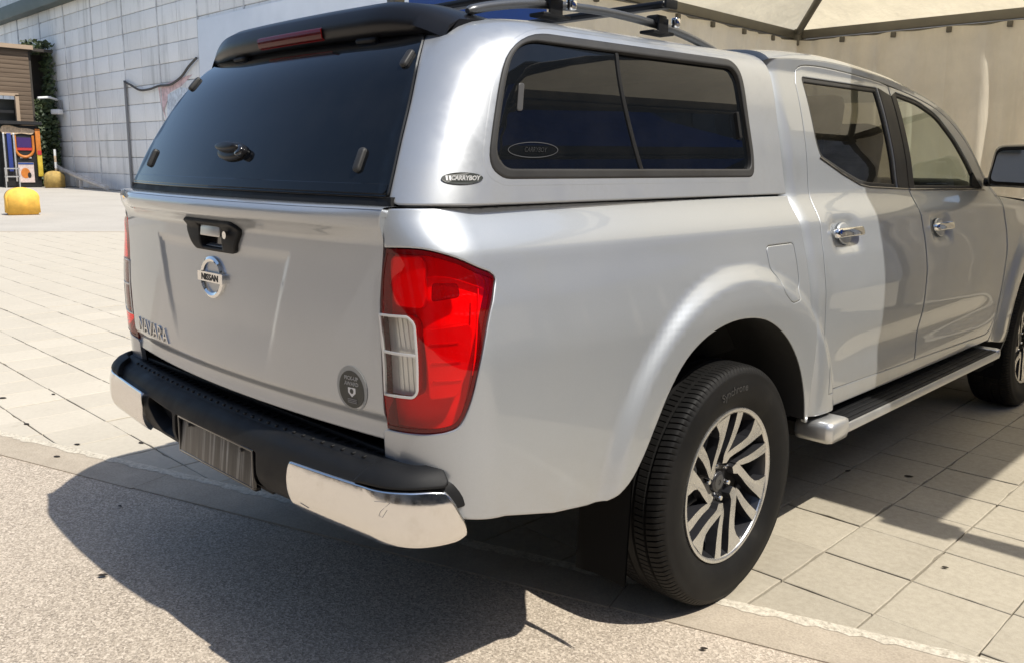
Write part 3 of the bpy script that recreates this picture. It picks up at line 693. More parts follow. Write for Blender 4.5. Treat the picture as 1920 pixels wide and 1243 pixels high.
# ---------------------------------------------------------------- marquee tent over the front of the truck
TX0, TX1, TY0, TY1, TH = -2.27, 2.84, 1.16, 6.25, 2.66
def marquee(name, x0, x1, y0, y1, h, apex, label, roofmat, curtains, clips=True, beams=True):
    t = empty(name, ((x0+x1)/2, (y0+y1)/2, 0)); L = Vector(t.location); sub = lambda p: tuple(Vector(p)-L)
    tag(t, label, 'tent'); C = [(x0, y0), (x1, y0), (x1, y1), (x0, y1)]; ap = Vector(((x0+x1)/2, (y0+y1)/2, apex))
    for i in range(4):
        a, b = C[i], C[(i+1) % 4]; A_ = Vector((*a, h+.034)); B_ = Vector((*b, h+.034)); n = 14; G = []
        for r in range(n+1):
            tt = r/n; row = []
            for c in range(n+1):
                s = c/n; p = A_.lerp(B_, s).lerp(ap, tt); sag = .10*math.sin(math.pi*tt)*math.sin(math.pi*s)*(1-tt); row.append(sub((p.x, p.y, p.z-sag)))
            G.append(row)
        MB().grid(np.array(G)).build('roof_panel', roofmat, t)
        m_ = MB(); d = (B_-A_).normalized(); mid = (A_+B_)/2; ln = (B_-A_).length
        m_.box(sub((mid.x, mid.y, h)), (ln if abs(d.x) > .5 else .06, ln if abs(d.y) > .5 else .06, .085), bev=.006)
        m_.box(sub((mid.x, mid.y, h-.062)), (ln if abs(d.x) > .5 else .030, ln if abs(d.y) > .5 else .030, .022), bev=.004)
        m_.build('eave_beam', 'tent_metal', t)
        MB().tube([sub(A_-Vector((0, 0, .05))), sub(ap-Vector((0, 0, .04)))], .035, 8).build('hip_tube', 'tent_metal', t)
        po = MB().box(sub((A_.x, A_.y, h/2)), (.08, .08, h), bev=.008); po.box(sub((A_.x, A_.y, .02)), (.28, .28, .03)); po.build('corner_post', 'tent_metal', t)
        co_ = MB().box(sub((A_.x, A_.y, h-.03)), (.16, .16, .17), bev=.015).build('corner_bracket', 'tent_metal', t)
    for (p0, p1, seed) in curtains:
        p0, p1 = Vector((*p0, 0)), Vector((*p1, 0)); ln = (p1-p0).length; d = (p1-p0)/ln; nn = Vector((-d.y, d.x, 0)); rs = random.Random(seed)
        pitch = .50; k = max(1, int(round(ln/pitch))); pitch = ln/k; ztop = h-.062
        for q in range(k):
            n = 14; G = []; ph = rs.uniform(0, 6.28); am_ = rs.uniform(.05, .10); wv = rs.choice([1, 2, 2])
            for r in range(13):
                zz = r/12; row = []
                for c in range(n+1):
                    s = c/n; sagc = .012*math.sin(math.pi*s)**1.2
                    z = .06+(ztop-sagc-.06)*(1-zz)
                    fold = (am_*(math.sin(math.pi*s)) * math.sin(2*math.pi*wv*s+ph+.7*zz) + .05*math.sin(math.pi*s)**2)*(.35+.65*min(1, zz*3))
                    p = p0+d*(pitch*(q+s))+nn*fold; row.append(sub((p.x, p.y, z)))
                G.append(row)
            MB().grid(np.array(G)).build('curtain_panel', 'tent_curtain', t)
            p = p0+d*pitch*q
            MB().box(sub((p.x, p.y, ztop-.03)), (.045, .045, .05), bev=.006).build('curtain_clip', 'tent_clip', t)
    return t
marquee('marquee_tent', TX0, TX1, TY0, TY1, TH, 4.15, 'cream pyramid marquee tent with hanging curtain walls over the truck cab', 'tent_roof',
        [((TX0+.03, TY1-.06), (TX1-.05, TY1-.06), 5), ((TX0+.06, 2.45), (TX0+.06, TY1-.05), 8)])
# unseen tent, invented for the window reflections, and the gutter tube to it
nt_ = marquee('added_blue_marquee', 3.75, 8.75, TY0, TY1, TH, 5.2, 'blue marquee tent out of view, invented for the canopy side window to mirror', 'tent_blue', [((3.85, TY1-.06), (8.7, TY1-.06), 9), ((8.68, TY1-.06), (8.68, TY0+.1), 12)])
tag(MB().box(((TX1+3.75)/2, TY0, TH+.02), (.80, .075, .06), bev=.01).build('linking_beam', 'tent_metal'), 'straight beam joining the cream tent to the blue tent', 'beam')

# ---------------------------------------------------------------- unseen building behind the camera, invented for the tailgate to mirror
wb = empty('added_yard_building', (0, -17, 0)); tag(wb, 'long low grey building behind the camera, added to darken the tailgate reflection', 'building')
wp = lambda n, c, d, mt: MB().box(c, d).build(n, mt, wb)
wp('wall', (-4, -3, 4.4), (64, 6, 8.8), 'pipe_grey'); wp('roof_edge', (-4, .1, 8.9), (64.5, .5, .35), 'brown_side')
for k in range(14): wp('shutter', (-33+k*4.6, .03, 1.6), (3.0, .12, 3.2), 'brown_side' if k % 3 else 'pipe_grey'); wp('window', (-33+k*4.6, .03, 4.5), (1.8, .1, .9), 'dark_opening')

ob = empty('added_office_building', (19, 0, 0)); tag(ob, 'dark slate office block out of view, invented for the canopy side window to mirror', 'building')  # unseen block, added so the side window mirrors something dark instead of sky
MB().box((3, 15, 8), (6, 76, 16)).build('wall', 'slate_facade', ob); MB().box((2.9, 15, 16.2), (6.6, 76.6, .4)).build('roof_edge', 'pipe_grey', ob)
pane = sill = None
for fl in range(5):
    for k in range(24):
        y = -20+k*3; z = 2.1+fl*2.9
        if pane is None: p = pane = MB().box((0, 0, 0), (.1, 1.7, 1.5)).build('window_pane', 'pane_dark', ob); q = sill = MB().box((0, 0, 0), (.22, 1.9, .12)).build('window_sill', 'white_print', ob)
        else:
            p = bpy.data.objects.new('window_pane', pane.data); q = bpy.data.objects.new('window_sill', sill.data)
            for o in (p, q): COL.objects.link(o); o.parent = ob
        p.location = (-.02, y, z); q.location = (-.06, y, z-.85)
# ---------------------------------------------------------------- surfaces of the truck (metres; y forward from the rear axle)
def pchip(pts):
    X = np.array([p[0] for p in pts], float); Y = np.array([p[1] for p in pts], float)
    h = np.diff(X); d = np.diff(Y) / h; m = np.zeros_like(Y)
    for i in range(1, len(X) - 1):
        if d[i-1] * d[i] > 0:
            w1 = 2*h[i] + h[i-1]; w2 = h[i] + 2*h[i-1]
            m[i] = (w1 + w2) / (w1/d[i-1] + w2/d[i])
    m[0] = d[0]; m[-1] = d[-1]
    def f(x):
        x = np.clip(np.asarray(x, float), X[0], X[-1])
        i = np.clip(np.searchsorted(X, x) - 1, 0, len(X) - 2)
        t = (x - X[i]) / h[i]
        return ((2*t**3 - 3*t**2 + 1)*Y[i] + (t**3 - 2*t**2 + t)*h[i]*m[i]
                + (-2*t**3 + 3*t**2)*Y[i+1] + (t**3 - t**2)*h[i]*m[i+1])
    return f
def sstep(a, b, x):
    t = np.clip((np.asarray(x, float) - a) / (b - a), 0, 1)
    return t*t*(3 - 2*t)
XS = pchip([(.30, .875), (.42, .900), (.53, .910), (.70, .913), (.89, .909), (1.02, .889), (1.10, .868), (1.144, .8565), (1.152, .853), (1.25, .798), (1.377, .777), (1.54, .738), (1.66, .700)])
YR = pchip([(.30, -1.08), (.50, -1.095), (.72, -1.115), (.95, -1.124), (1.13, -1.126), (1.25, -1.134)])
def flare(y, z):
    out = 0
    for yc in (.015, 3.16):
        r = np.hypot(y - yc, (z - .40))
        up = sstep(.30, .50, z)
        b = .027 * (1 - sstep(.59, .655, r)) - .010 * (1 - sstep(.44, .56, r))
        out = out + b * up
    return out
def side_x(y, z):
    t = (np.asarray(y, float) - 1.2) / 2.2
    sc = .030 * t**2
    dish = 0
    for yc, zc in ((.765, 1.098), (1.70, 1.078)):
        dish = dish + .020 * np.exp(-((y - yc) / .10)**4 - ((z - zc) / .055)**4)
    scallop = -.010 * sstep(.5, .9, y) * sstep(2.6, 2.2, y) * np.exp(-((z - .66) / .07)**2)
    return XS(z) - sc + flare(y, z) * sstep(1.16, 1.0, z) - dish + scallop
YC = -.955; RX = .19
LC = .28
def body(u, z):
    """u>=YC: the side, y=u.  Below that: round the rear corner, then across the rear towards x=0."""
    u = np.asarray(u, float); z = np.asarray(z, float)
    xs = side_x(np.full(np.broadcast(u, z).shape, YC), z)
    yr = YR(z)
    ph = np.clip((YC - u) / LC, 0, 1) * np.pi / 2
    rx = RX - .035 * sstep(1.08, 1.22, z)
    xc = xs - rx
    n = 0.90
    cx = xc + rx * np.cos(ph)**n; cy = YC + (yr - YC) * np.sin(ph)**n
    over = np.clip(YC - LC - u, 0, None)
    cx = np.where(u < YC, cx - over, side_x(np.maximum(u, YC), z))
    cy = np.where(u < YC, cy, u)
    return np.stack(np.broadcast_arrays(cx, cy, z), -1)
def cabf(u, z):
    """cab side: as body(), its rear corner turned in"""
    p = np.array(body(u, z)); d = np.clip((.515 - p[..., 1]) / .068, 0, .985)
    p[..., 0] -= .045 * (1 - np.sqrt(1 - d * d))
    return p
CX = pchip([(1.20, .808), (1.24, .800), (1.45, .758), (1.58, .729), (1.62, .715), (1.655, .690), (1.68, .645), (1.694, .575), (1.70, .50)])
CY = pchip([(1.20, -1.165), (1.24, -1.152), (1.33, -1.114), (1.45, -1.048), (1.567, -.969), (1.637, -.892), (1.665, -.84), (1.685, -.77), (1.697, -.69), (1.70, -.60)])
CYC = -.20
def canopy(u, z):
    """as body(), for the canopy shell; the corner spans LC2 of u and slides forward with height"""
    u = np.asarray(u, float); z = np.asarray(z, float)
    u, z = np.broadcast_arrays(u, z)
    xs = CX(z); yr0 = CY(z)
    RXc = .15; RYc = .20; LC2 = .30
    k = .12
    xe = xs - RXc
    yr = yr0 + k * xe**2
    yc = yr + RYc            # where the corner meets the side
    # u is measured so that u = y on the side at the base line
    yc0 = float(CY(1.24)) + k * (.80 - RXc)**2 + RYc
    s = u - yc0              # <0 corner / rear ; >0 side
    yfront = .42
    side_y = yc + s * (yfront - yc) / (yfront - yc0)
    ph = np.clip(-s / LC2, 0, 1) * np.pi / 2
    over = np.clip(-s - LC2, 0, None)
    xr = xe - over * xe / (.80 - RXc)
    cx = np.where(s < 0, np.where(over > 0, xr, xe + RXc * np.cos(ph)**.9), xs)
    cy = np.where(s < 0, np.where(over > 0, yr0 + k * xr**2, yc - RYc * np.sin(ph)**.9), side_y)
    zz = z + .018 * (cy + .8) * sstep(1.28, 1.68, z)
    return np.stack([cx, cy, zz], -1)
BOW = .050
TGP = pchip([(.60, .022), (.722, .014), (.748, .0155), (.758, .0150), (.788, .001), (.82, -.001), (.95, -.004), (1.12, .000), (1.158, .000), (1.182, -.018), (1.203, -.041), (1.220, -.045), (1.236, -.034)])
def trap(x, z):
    # recessed trapezoid field in the tailgate skin
    hw = .36 - (1.09 - z) * .36
    d = np.minimum(np.minimum(hw - np.abs(x), 1.12 - z), (z - .80))
    return .007 * sstep(-.006, .026, d) * sstep(.80, .93, z)
def tailgate(x, z):
    x = np.asarray(x, float); z = np.asarray(z, float)
    x, z = np.broadcast_arrays(x, z)
    y = -1.172 + BOW * (x / .69)**2 + TGP(z) * np.where(z > 1.155, 1.15 - .80 * sstep(.45, .71, np.abs(x)), 1) + trap(x, z)
    return np.stack([x, y, z], -1)

def bumper_plan(u):
    """plan curve of the step bumper: u = x across the rear, then on round the corner to the side"""
    u = np.asarray(u, float)
    x0 = .70; y0 = -1.225 + .07 * x0**2; R = .165; L = .26; x1 = x0 + R; y1 = y0 + .17
    ph = np.clip((u - x0) / L, 0, 1) * np.pi / 2
    over = np.clip(u - x0 - L, 0, None)
    x = np.where(u < x0, u, x0 + R * np.sin(ph)**.95)
    y = np.where(u < x0, -1.225 + .07 * u**2, y1 - (y1 - y0) * np.cos(ph)**.95 + over)
    return x, y
BP = pchip([(.46, .10), (.49, .055), (.515, .024), (.54, .006), (.57, 0), (.61, .001), (.635, .006), (.655, .014), (.672, .030), (.682, .055)])
def bumper(u, z):
    u = np.asarray(u, float); z = np.asarray(z, float); u, z = np.broadcast_arrays(u, z)
    x, y = bumper_plan(u); x2, y2 = bumper_plan(u + 1e-3)
    tx, ty = x2 - x, y2 - y; l = np.hypot(tx, ty)
    nx, ny = ty / l, -tx / l
    d = -BP(z)
    return np.stack([x + nx * d, y + ny * d, z], -1)
# ---------------------------------------------------------------- the pickup truck
T = empty('pickup_truck', (0, 0, 0)); tag(T, 'silver double cab pickup truck with a hard canopy, seen from its rear corner', 'pickup truck')
LAMP = [(-1.196, 1.155), (-1.132, 1.157), (-1.083, 1.153), (-1.026, 1.137), (-.979, 1.116), (-.938, 1.094), (-.946, 1.062), (-.975, .992), (-1.006, .904), (-1.028, .836), (-1.055, .785), (-1.087, .768), (-1.138, .759), (-1.207, .753), (-1.247, .749)]
GAP = [(-1.171, 1.236), (-1.197, 1.153), (-1.232, 1.042), (-1.250, .936), (-1.256, .876), (-1.259, .715), (-1.262, .60)]
lamp_edge = smooth_open(LAMP, 3)
ARCH = smooth_open([(-.60, .498), (-.533, .530), (-.475, .590), (-.425, .665), (-.372, .745), (-.30, .818), (-.20, .868), (-.07, .893), (.06, .888), (.165, .858), (.265, .795), (.345, .705), (.395, .60), (.418, .50)], 4)
FUEL = fillet([(.196, 1.091), (.374, 1.092), (.372, .960), (.33, .915), (.27, .908), (.222, .950), (.226, .990), (.198, 1.018)], .022)
bed = [GAP[0]] + lamp_edge[:1] + lamp_edge[1:] + [(-1.2585, .74), (-1.262, .60), (-1.06, .568), (-.94, .554), (-.78, .515), (-.66, .499)] + ARCH + [(.425, .487), (.440, .487), (.440, 1.238), (-.5, 1.239), (-1.10, 1.238)]
DOORTOP = smooth_open([(.640, 1.670), (.700, 1.688), (.915, 1.693), (1.352, 1.677), (1.748, 1.637), (2.046, 1.575), (2.282, 1.462), (2.468, 1.318), (2.585, 1.240)], 4)
RREAR = smooth_open([(.557, .562), (.550, .75), (.556, 1.0), (.592, 1.214), (.606, 1.377), (.618, 1.62)], 4)
FFRONT = smooth_open([(2.610, 1.205), (2.640, 1.14), (2.620, 1.0), (2.565, .80), (2.50, .62), (2.43, .545), (2.35, .522)], 4)
BTOP = (1.44, 1.667); BLINE = smooth_open([BTOP, (1.468, 1.45), (1.492, 1.24), (1.482, 1.0), (1.46, .80), (1.43, .66), (1.405, .546)], 4)
OPEN = RREAR + DOORTOP + FFRONT + [(1.405, .5475)]
g = .0022
RD = RREAR + [p for p in DOORTOP if p[0] < BTOP[0]-.02] + [(a-g*.9, b_) for a, b_ in BLINE]
FD = [(a+g*.9, b_) for a, b_ in BLINE[::-1]] + [p for p in DOORTOP if p[0] > BTOP[0]+.02] + FFRONT
RD = offset_poly(RD, .0022); FD = offset_poly(FD, .0022)
RWIN = fillet([(.672, 1.647), (1.318, 1.652), (1.372, 1.252), (1.10, 1.262), (1.02, 1.272), (.87, 1.313), (.712, 1.362), (.688, 1.42)], [.02, .01, .01, .05, .05, .03, .03, .03])
FWIN = fillet([(1.500, 1.648), (1.74, 1.625), (1.94, 1.577), (2.13, 1.472), (2.30, 1.345), (2.445, 1.236), (1.560, 1.248)], [.012, .05, .06, .06, .05, .012, .012])
ZT = pchip([(.44, 1.688), (.63, 1.705), (.915, 1.715), (1.352, 1.700), (1.75, 1.660), (2.05, 1.600), (2.28, 1.488), (2.47, 1.338), (2.62, 1.240)])
cabys = np.linspace(.448, 2.62, 40)
CAB = [(.448, .497)] + [(float(y), float(ZT(y))) for y in cabys] + [(2.66, 1.20), (2.652, 1.14), (2.632, 1.0), (2.577, .80), (2.515, .62), (2.46, .52), (2.42, .485), (1.5, .492)]
def both(fn):
    for mir in (False, True): fn(mir)
def mx(o, mir):
    """mirror an already built mesh object to the other side"""
    if mir:
        me = o.data
        bm = bmesh.new(); bm.from_mesh(me)
        for v in bm.verts: v.co.x = -v.co.x
        bmesh.ops.reverse_faces(bm, faces=bm.faces[:]); bm.to_mesh(me); bm.free()
    return o
def sides(mir):
    bs = panel('bed_side', body, bed, 'silver_paint', T, .016, holes=[FUEL], mirror=mir)
    panel('fuel_flap', body, offset_poly(FUEL, .0022), 'silver_paint', bs, .016, mirror=mir)
    cs = panel('cab_side', cabf, CAB, 'silver_paint', T, .018, holes=[OPEN], mirror=mir)
    # dark inner skins close the gaps
    panel('inner_frame', body, offset_poly(OPEN, -.03), 'gap_black', cs, .05, holes=[RWIN, FWIN], off=-.022, thick=0, roll=0, mirror=mir)
    for nm, ol, win, hy, hz in (('rear_door', RD, RWIN, .765, 1.098), ('front_door', FD, FWIN, 1.70, 1.078)):
        d = panel(nm, body, ol, 'silver_paint', T, .016, holes=[win], mirror=mir)
        gl = offset_poly(win, .016 if nm == 'rear_door' else .014)
        panel('window_frame', body, offset_poly(win, .001), 'window_rubber', d, .02, holes=[gl], off=-.004, thick=.01, mirror=mir)
        panel('window_glass', body, offset_poly(win, .012), 'glass_privacy' if nm == 'rear_door' else 'glass_clear', d, .03, off=-.010, thick=0, roll=0, mirror=mir)
        if nm == 'rear_door': strip = [(1.326, 1.652), (1.376, 1.253), (1.486, 1.250)] + [(a-.004, b_) for a, b_ in BLINE[::-1] if 1.255 < b_ < 1.655]
        else: strip = [(a+.004, b_) for a, b_ in BLINE if 1.25 < b_ < 1.655] + [(1.492, 1.250), (1.556, 1.249), (1.497, 1.645)]
        panel('pillar_cover', body, strip, 'window_rubber', d, .02, off=.0025, thick=.006, mirror=mir)
        # waist trim
        wt = [(.70, 1.362), (.87, 1.306), (1.02, 1.264), (1.10, 1.254), (1.484, 1.242), (1.484, 1.249), (1.10, 1.262), (1.02, 1.272), (.87, 1.314), (.705, 1.37)] if nm == 'rear_door' else [(1.497, 1.240), (2.50, 1.224), (2.47, 1.236), (1.497, 1.2475)]
        panel('waist_trim', body, wt, 'black_gloss', d, .02, off=.003, thick=.006, mirror=mir)
        fr = frame_at(body, hy, hz, off=.012)
        h = puck('door_handle', fr, rrect(.215, .034, .017), .012, .034, 'chrome', d, .18); mx(h, mir)
        h = puck('handle_cup', fr, ell(.052, .040, 24), -.004, .004, 'silver_paint', d, .15); mx(h, mir)
    # wheel-arch liner
    for yc in (.015, 3.16):
        if yc > 1: rim = [(3.16+.475*math.cos(a), .42+.475*math.sin(a)) for a in np.linspace(-.35, math.pi+.35, 36)]
        else: rim = [(a, b_) for a, b_ in ARCH][::-1]
        mm = MB(); c0 = (yc, .45); G = []
        for (a, b_) in rim:
            x = float(side_x(a, b_)); G.append([(x-.004, a, b_), (x-.03, c0[0]+(a-c0[0])*1.0, b_), (x-.16, c0[0]+(a-c0[0])*1.03, c0[1]+(b_-c0[1])*1.05), (.50, c0[0]+(a-c0[0])*1.03, c0[1]+(b_-c0[1])*1.05), (.47, c0[0], .40)])
        mm.grid(np.array(G)); o = fixnormals(mm.build('arch_liner', 'underbody', T)); mx(o, mir)
both(sides)
# front wings, bonnet, roof, windscreen
FARCH = [(3.16+.462*math.cos(a), .42+.462*math.sin(a)) for a in np.linspace(math.pi+.12, -.12, 40)]
def wings(mir):
    w = [(2.428, .475), (2.47, .525), (2.525, .625), (2.586, .805), (2.640, 1.0), (2.66, 1.14), (2.668, 1.195), (3.4, 1.13), (4.0, 1.06), (4.08, .80), (4.05, .50), (3.66, .44)]
    w = w[:11] + [(3.63, .46)] + FARCH[::-1] + [(2.69, .44)]
    panel('front_wing', body, w, 'silver_paint', T, .022, mirror=mir)
    sm = [(float(side_x(y, ZT(y))), y, float(ZT(y))) for y in np.linspace(2.02, 2.62, 14)]
both(wings)
ys = np.linspace(.452, 2.03, 40); G = []
for y in ys:
    row = []; zt = float(ZT(y)); xe = float(side_x(y, zt)); sh = .16*float(sstep(1.3, 2.05, y))
    for w in np.concatenate([np.linspace(-1, -.8, 10), np.linspace(-.75, .75, 16), np.linspace(.8, 1, 10)]):
        q = 1-abs(w); row.append((xe*w, y+sh*(1-w*w), zt + .030*(1-math.exp(-q/.045)) + .026*q*(2-q)))
    G.append(row)
MB().grid(np.array(G)).build('roof', 'silver_paint', T)
back = [(x*.94, y-.001, z-.012) for x, y, z in G[0]]; low = [(x*.94, y-.001, .95) for x, y, z in G[0]]
MB().grid(np.array([G[0], back, low])).build('cab_back', 'silver_paint', T)
G2 = []
for y in np.linspace(2.03, 2.64, 16):
    row = []; yy = min(y, 2.62); zt = float(ZT(yy)); xe = float(side_x(yy, zt)); k = 1-float(sstep(2.03, 2.35, y))
    for w in np.linspace(-1, 1, 31):
        q = 1-abs(w); row.append((xe*w, y+.16*(1-w*w)+.06*(1-k)*(1-w*w), zt + k*(.030*(1-math.exp(-q/.045)) + .026*q*(2-q)) - .0))
    G2.append(row)
MB().grid(np.array(G2)).build('windscreen', 'glass_clear', T)
G3 = []
for y in np.linspace(2.60, 4.06, 30):
    row = []; zt = 1.20-.085*(max(0, y-2.6)/1.4)-.05*max(0, (y-3.7)/.4)**2; xe = float(side_x(y, min(zt, 1.19)))
    for w in np.linspace(-1, 1, 31): row.append((xe*w, y+.13*(1-w*w), zt+.045*(1-w**4)))
    G3.append(row)
MB().grid(np.array(G3)).build('bonnet', 'silver_paint', T)
nose = MB(); G4 = []
for z in np.linspace(1.10, .42, 12):
    G4.append([(float(side_x(4.05, min(max(z, .45), 1.1)))*w, 4.06+.14*(1-w*w)+.05*math.sin((1.1-z)/.68*math.pi), z) for w in np.linspace(-1, 1, 25)])
nose.grid(np.array(G4)); nose.build('nose', 'silver_paint', T)
# cab rear wall, floor and dark structure
MB().box((0, .50, 1.15), (1.30, .04, 1.10)).build('cab_rear_wall', 'gap_black', T)
ub = MB().box((0, 1.7, .44), (1.1, 4.2, .14)); ub.box((.58, 1.3, .52), (.24, 1.85, .12)); ub.box((-.58, 1.3, .52), (.24, 1.85, .12)); ub.box((0, -.5, .60), (1.25, 1.1, .10)); ub.box((0, -.3, .96), (1.36, 1.42, .50)); ub.tube([(-.80, 0, .37), (.80, 0, .37)], .05, 10); ub.tube([(-.78, 3.15, .37), (.78, 3.15, .37)], .05, 10); ub.box((0, -.78, .62), (.9, .3, .12)); ub.box((0, 3.3, .8), (1.0, 1.2, .5))
ub.build('chassis', 'underbody', T)
it = MB().box((0, 1.45, .78), (1.50, 1.95, .62)); it.build('cab_floor', 'dash', T)
# seats, dashboard, steering wheel
def seat(x, y, w, name='seat'):
    s = MB(); s.box((x, y+.22, .98), (w, .52, .16), bev=.05); s.box((x, y-.06, 1.22), (w, .16, .62), Matrix.Rotation(math.radians(-14), 3, 'X'), bev=.06)
    o = s.build(name, 'seat_cloth', T); h = MB().box((x, y-.15, 1.56), (.26, .10, .17), Matrix.Rotation(math.radians(-10), 3, 'X'), bev=.04)
    for dx in (-.05, .05): h.tube([(x+dx, y-.14, 1.40), (x+dx, y-.15, 1.52)], .007, 6)
    h.build('headrest', 'seat_cloth', o)
seat(.36, 1.62, .50, 'front_seat'); seat(-.36, 1.62, .50, 'front_seat'); seat(.36, .74, .58, 'rear_seat'); seat(-.36, .74, .58, 'rear_seat')
db = MB().box((0, 2.42, 1.16), (1.40, .42, .24), bev=.06); db.box((0, 2.36, 1.0), (.30, .3, .5), bev=.04); db.build('dashboard', 'dash', T)
sw = MB(); cx, cy, cz = -.37, 2.12, 1.30; tl = math.radians(62); ring = [(cx+.185*math.cos(t), cy-.185*math.sin(t)*math.cos(tl), cz+.185*math.sin(t)*math.sin(tl)) for t in np.linspace(0, 2*math.pi, 37)]
sw.tube(ring, .016, 8, caps=False); sw.box((cx, cy+.01, cz), (.15, .05, .13), Matrix.Rotation(math.radians(-25), 3, 'X'), bev=.02); sw.tube([(cx-.18, cy, cz), (cx+.18, cy, cz)], .014, 8); sw.tube([(cx, cy, cz), (cx, cy+.25, cz-.1)], .03, 8); sw.build('steering_wheel', 'dash', T)
im = MB().box((0, 2.12, 1.56), (.24, .04, .07), bev=.015); im.tube([(0, 2.13, 1.58), (0, 2.2, 1.64)], .012, 6); im.build('inside_mirror', 'dash', T)
# ---------------------------------------------------------------- tail lamps
def lamps(mir):
    out = LAMP[::1]; full = smooth_open(LAMP, 3) + [(a+.003, b_) for a, b_ in [(-1.258, .83), (-1.256, .876), (-1.250, .936), (-1.232, 1.042)]]
    ol = offset_poly(full, .003)
    lamp = panel('tail_lamp', body, ol, 'reflector_red', T, .02, off=-.034, thick=0, roll=0, mirror=mir)
    CL = fillet([(-1.232, 1.012), (-1.158, 1.015), (-1.141, 1.000), (-1.150, .850), (-1.163, .836), (-1.240, .830)], [.004, .006, .012, .010, .008, .004])
    panel('red_lens', body, ol, 'lens_red', lamp, .011, off=.004, thick=.035, roll=.003, tilt=.6, dome=.008, mirror=mir, holes=[CL], matside='lens_red_dark')
    inner = offset_poly(ol, .0105)
    panel('lens_border', body, ol, 'lens_red_dark', lamp, .012, off=.0052, thick=0, roll=0, dome=.008, holes=[inner], mirror=mir)
    panel('clear_lens', body, offset_poly(CL, .001), 'lens_clear', lamp, .012, off=.003, thick=.008, roll=.002, mirror=mir)
    panel('clear_reflector', body, offset_poly(CL, .001), 'reflector_silver', lamp, .009, off=-.020, thick=0, roll=0, mirror=mir)
    panel('clear_trim', body, CL, 'lamp_trim', lamp, .012, off=.0046, thick=.004, roll=.001, holes=[offset_poly(CL, .0055)], mirror=mir)
    panel('clear_trim', body, [(-1.235, .927), (-1.148, .928), (-1.148, .934), (-1.234, .933)], 'lamp_trim', lamp, .012, off=.0046, thick=.004, roll=.001, mirror=mir)
    # ribs behind the clear lens, optics behind the red one
    r = MB()
    for k in range(5):
        u = -1.222+k*.014
        for (z0, z1) in ((.842, .920), (.938, 1.004)):
            P = body(np.array([u, u+.004, u+.004, u]), np.array([z0, z0, z1, z1])); N = snormal(body, np.array([u]), np.array([z0]))[0]; N = N*np.sign(N@np.array([1, -.3, 0])); r.add(P-N*.0185, [(0, 1, 2, 3)])
    mx(r.build('reflector_rib', 'reflector_silver', lamp), mir)
    tier = [(-1.130, .835), (-1.06, .845), (-1.035, .90), (-1.012, .985), (-1.02, 1.0), (-1.132, .985)]
    panel('inner_reflector', body, fillet(tier, .012), 'reflector_silver', lamp, .014, off=-.006, thick=.02, roll=.003, mirror=mir)
    panel('inner_reflector', body, fillet([(-1.20, 1.03), (-1.12, 1.03), (-1.10, 1.12), (-1.11, 1.14), (-1.19, 1.138)], .02), 'reflector_silver', lamp, .014, off=-.010, thick=.02, roll=.004, mirror=mir)
    for zz in (.875, .915, .955): panel('optic_line', body, [(-1.118, zz), (-1.05, zz+.004), (-1.05, zz+.0065), (-1.118, zz+.0025)], 'lamp_trim', lamp, .01, off=-.003, thick=.003, roll=0, mirror=mir)
    panel('optic_line', body, [(-1.025, .89), (-.985, 1.07), (-.982, 1.07), (-1.021, .89)], 'reflector_red', lamp, .01, off=-.002, thick=.003, roll=0, mirror=mir)
    panel('dark_optic', body, fillet([(-1.10, 1.045), (-1.03, 1.055), (-1.03, 1.085), (-1.09, 1.085)], .01), 'lens_red_dark', lamp, .012, off=-.004, thick=.006, roll=.002, mirror=mir)
both(lamps)
# dark body behind the lamps and bed corner
def corner(mir):
    panel('bed_inner_skin', body, [(-1.30, .55), (-.45, .60), (-.45, 1.22), (-1.25, 1.22)], 'gap_black', T, .05, off=-.05, thick=0, roll=0, mirror=mir)
both(corner)
# ---------------------------------------------------------------- tailgate
TW = .684
def tw(z): return np.interp(z, [.72, .94, 1.05, 1.16, 1.236], [.682, .682, .678, .690, .702])
tg_out = [(-float(tw(z)), z) for z in np.linspace(.722, 1.236, 14)] + [(float(tw(z)), z) for z in np.linspace(1.236, .722, 14)]
HND = [(-.120, 1.182), (.150, 1.182), (.168, 1.160), (.125, 1.098), (-.098, 1.098), (-.135, 1.150)]
HND = fillet(HND, .016)
tg = panel('tailgate', tailgate, tg_out, 'silver_paint', T, .0095, holes=[offset_poly(HND, .012)], outward=(0, -1, 0), thick=.03)
G = [[(w*float(tw(1.236)), -1.172+BOW*(w*float(tw(1.236))/.69)**2-.034*(1.15-.80*float(sstep(.45, .71, abs(w)*.702)))+dy, z) for w in np.linspace(-1, 1, 41)] for dy, z in ((-.001, 1.2355), (.004, 1.2385), (.012, 1.240), (.05, 1.241), (.07, 1.235))]
MB().grid(np.array(G)).build('tailgate_top', 'silver_paint', tg)
MB().box((0, -1.09, .97), (1.34, .03, .48)).build('tailgate_inner', 'gap_black', tg)
# handle: bezel, pocket and flap
bz = panel('handle_bezel', tailgate, HND, 'black_plastic', tg, .012, outward=(0, -1, 0), off=.010, thick=.05, roll=.008, tilt=.8, holes=[rrect(.118, .062, .010, cx=.010, cy=1.140)])
hp = MB().box((.010, -1.140, 1.140), (.125, .03, .07)); hp.build('handle_pocket', 'black_gloss', bz)
MB().box((.010, -1.176, 1.153), (.106, .012, .034), Matrix.Rotation(math.radians(-8), 3, 'X'), bev=.004).build('handle_flap', 'aluminium', bz)
MB().tube([(.110, -1.178, 1.146), (.110, -1.192, 1.146)], .010, 14).build('lock_barrel', 'chrome', bz)
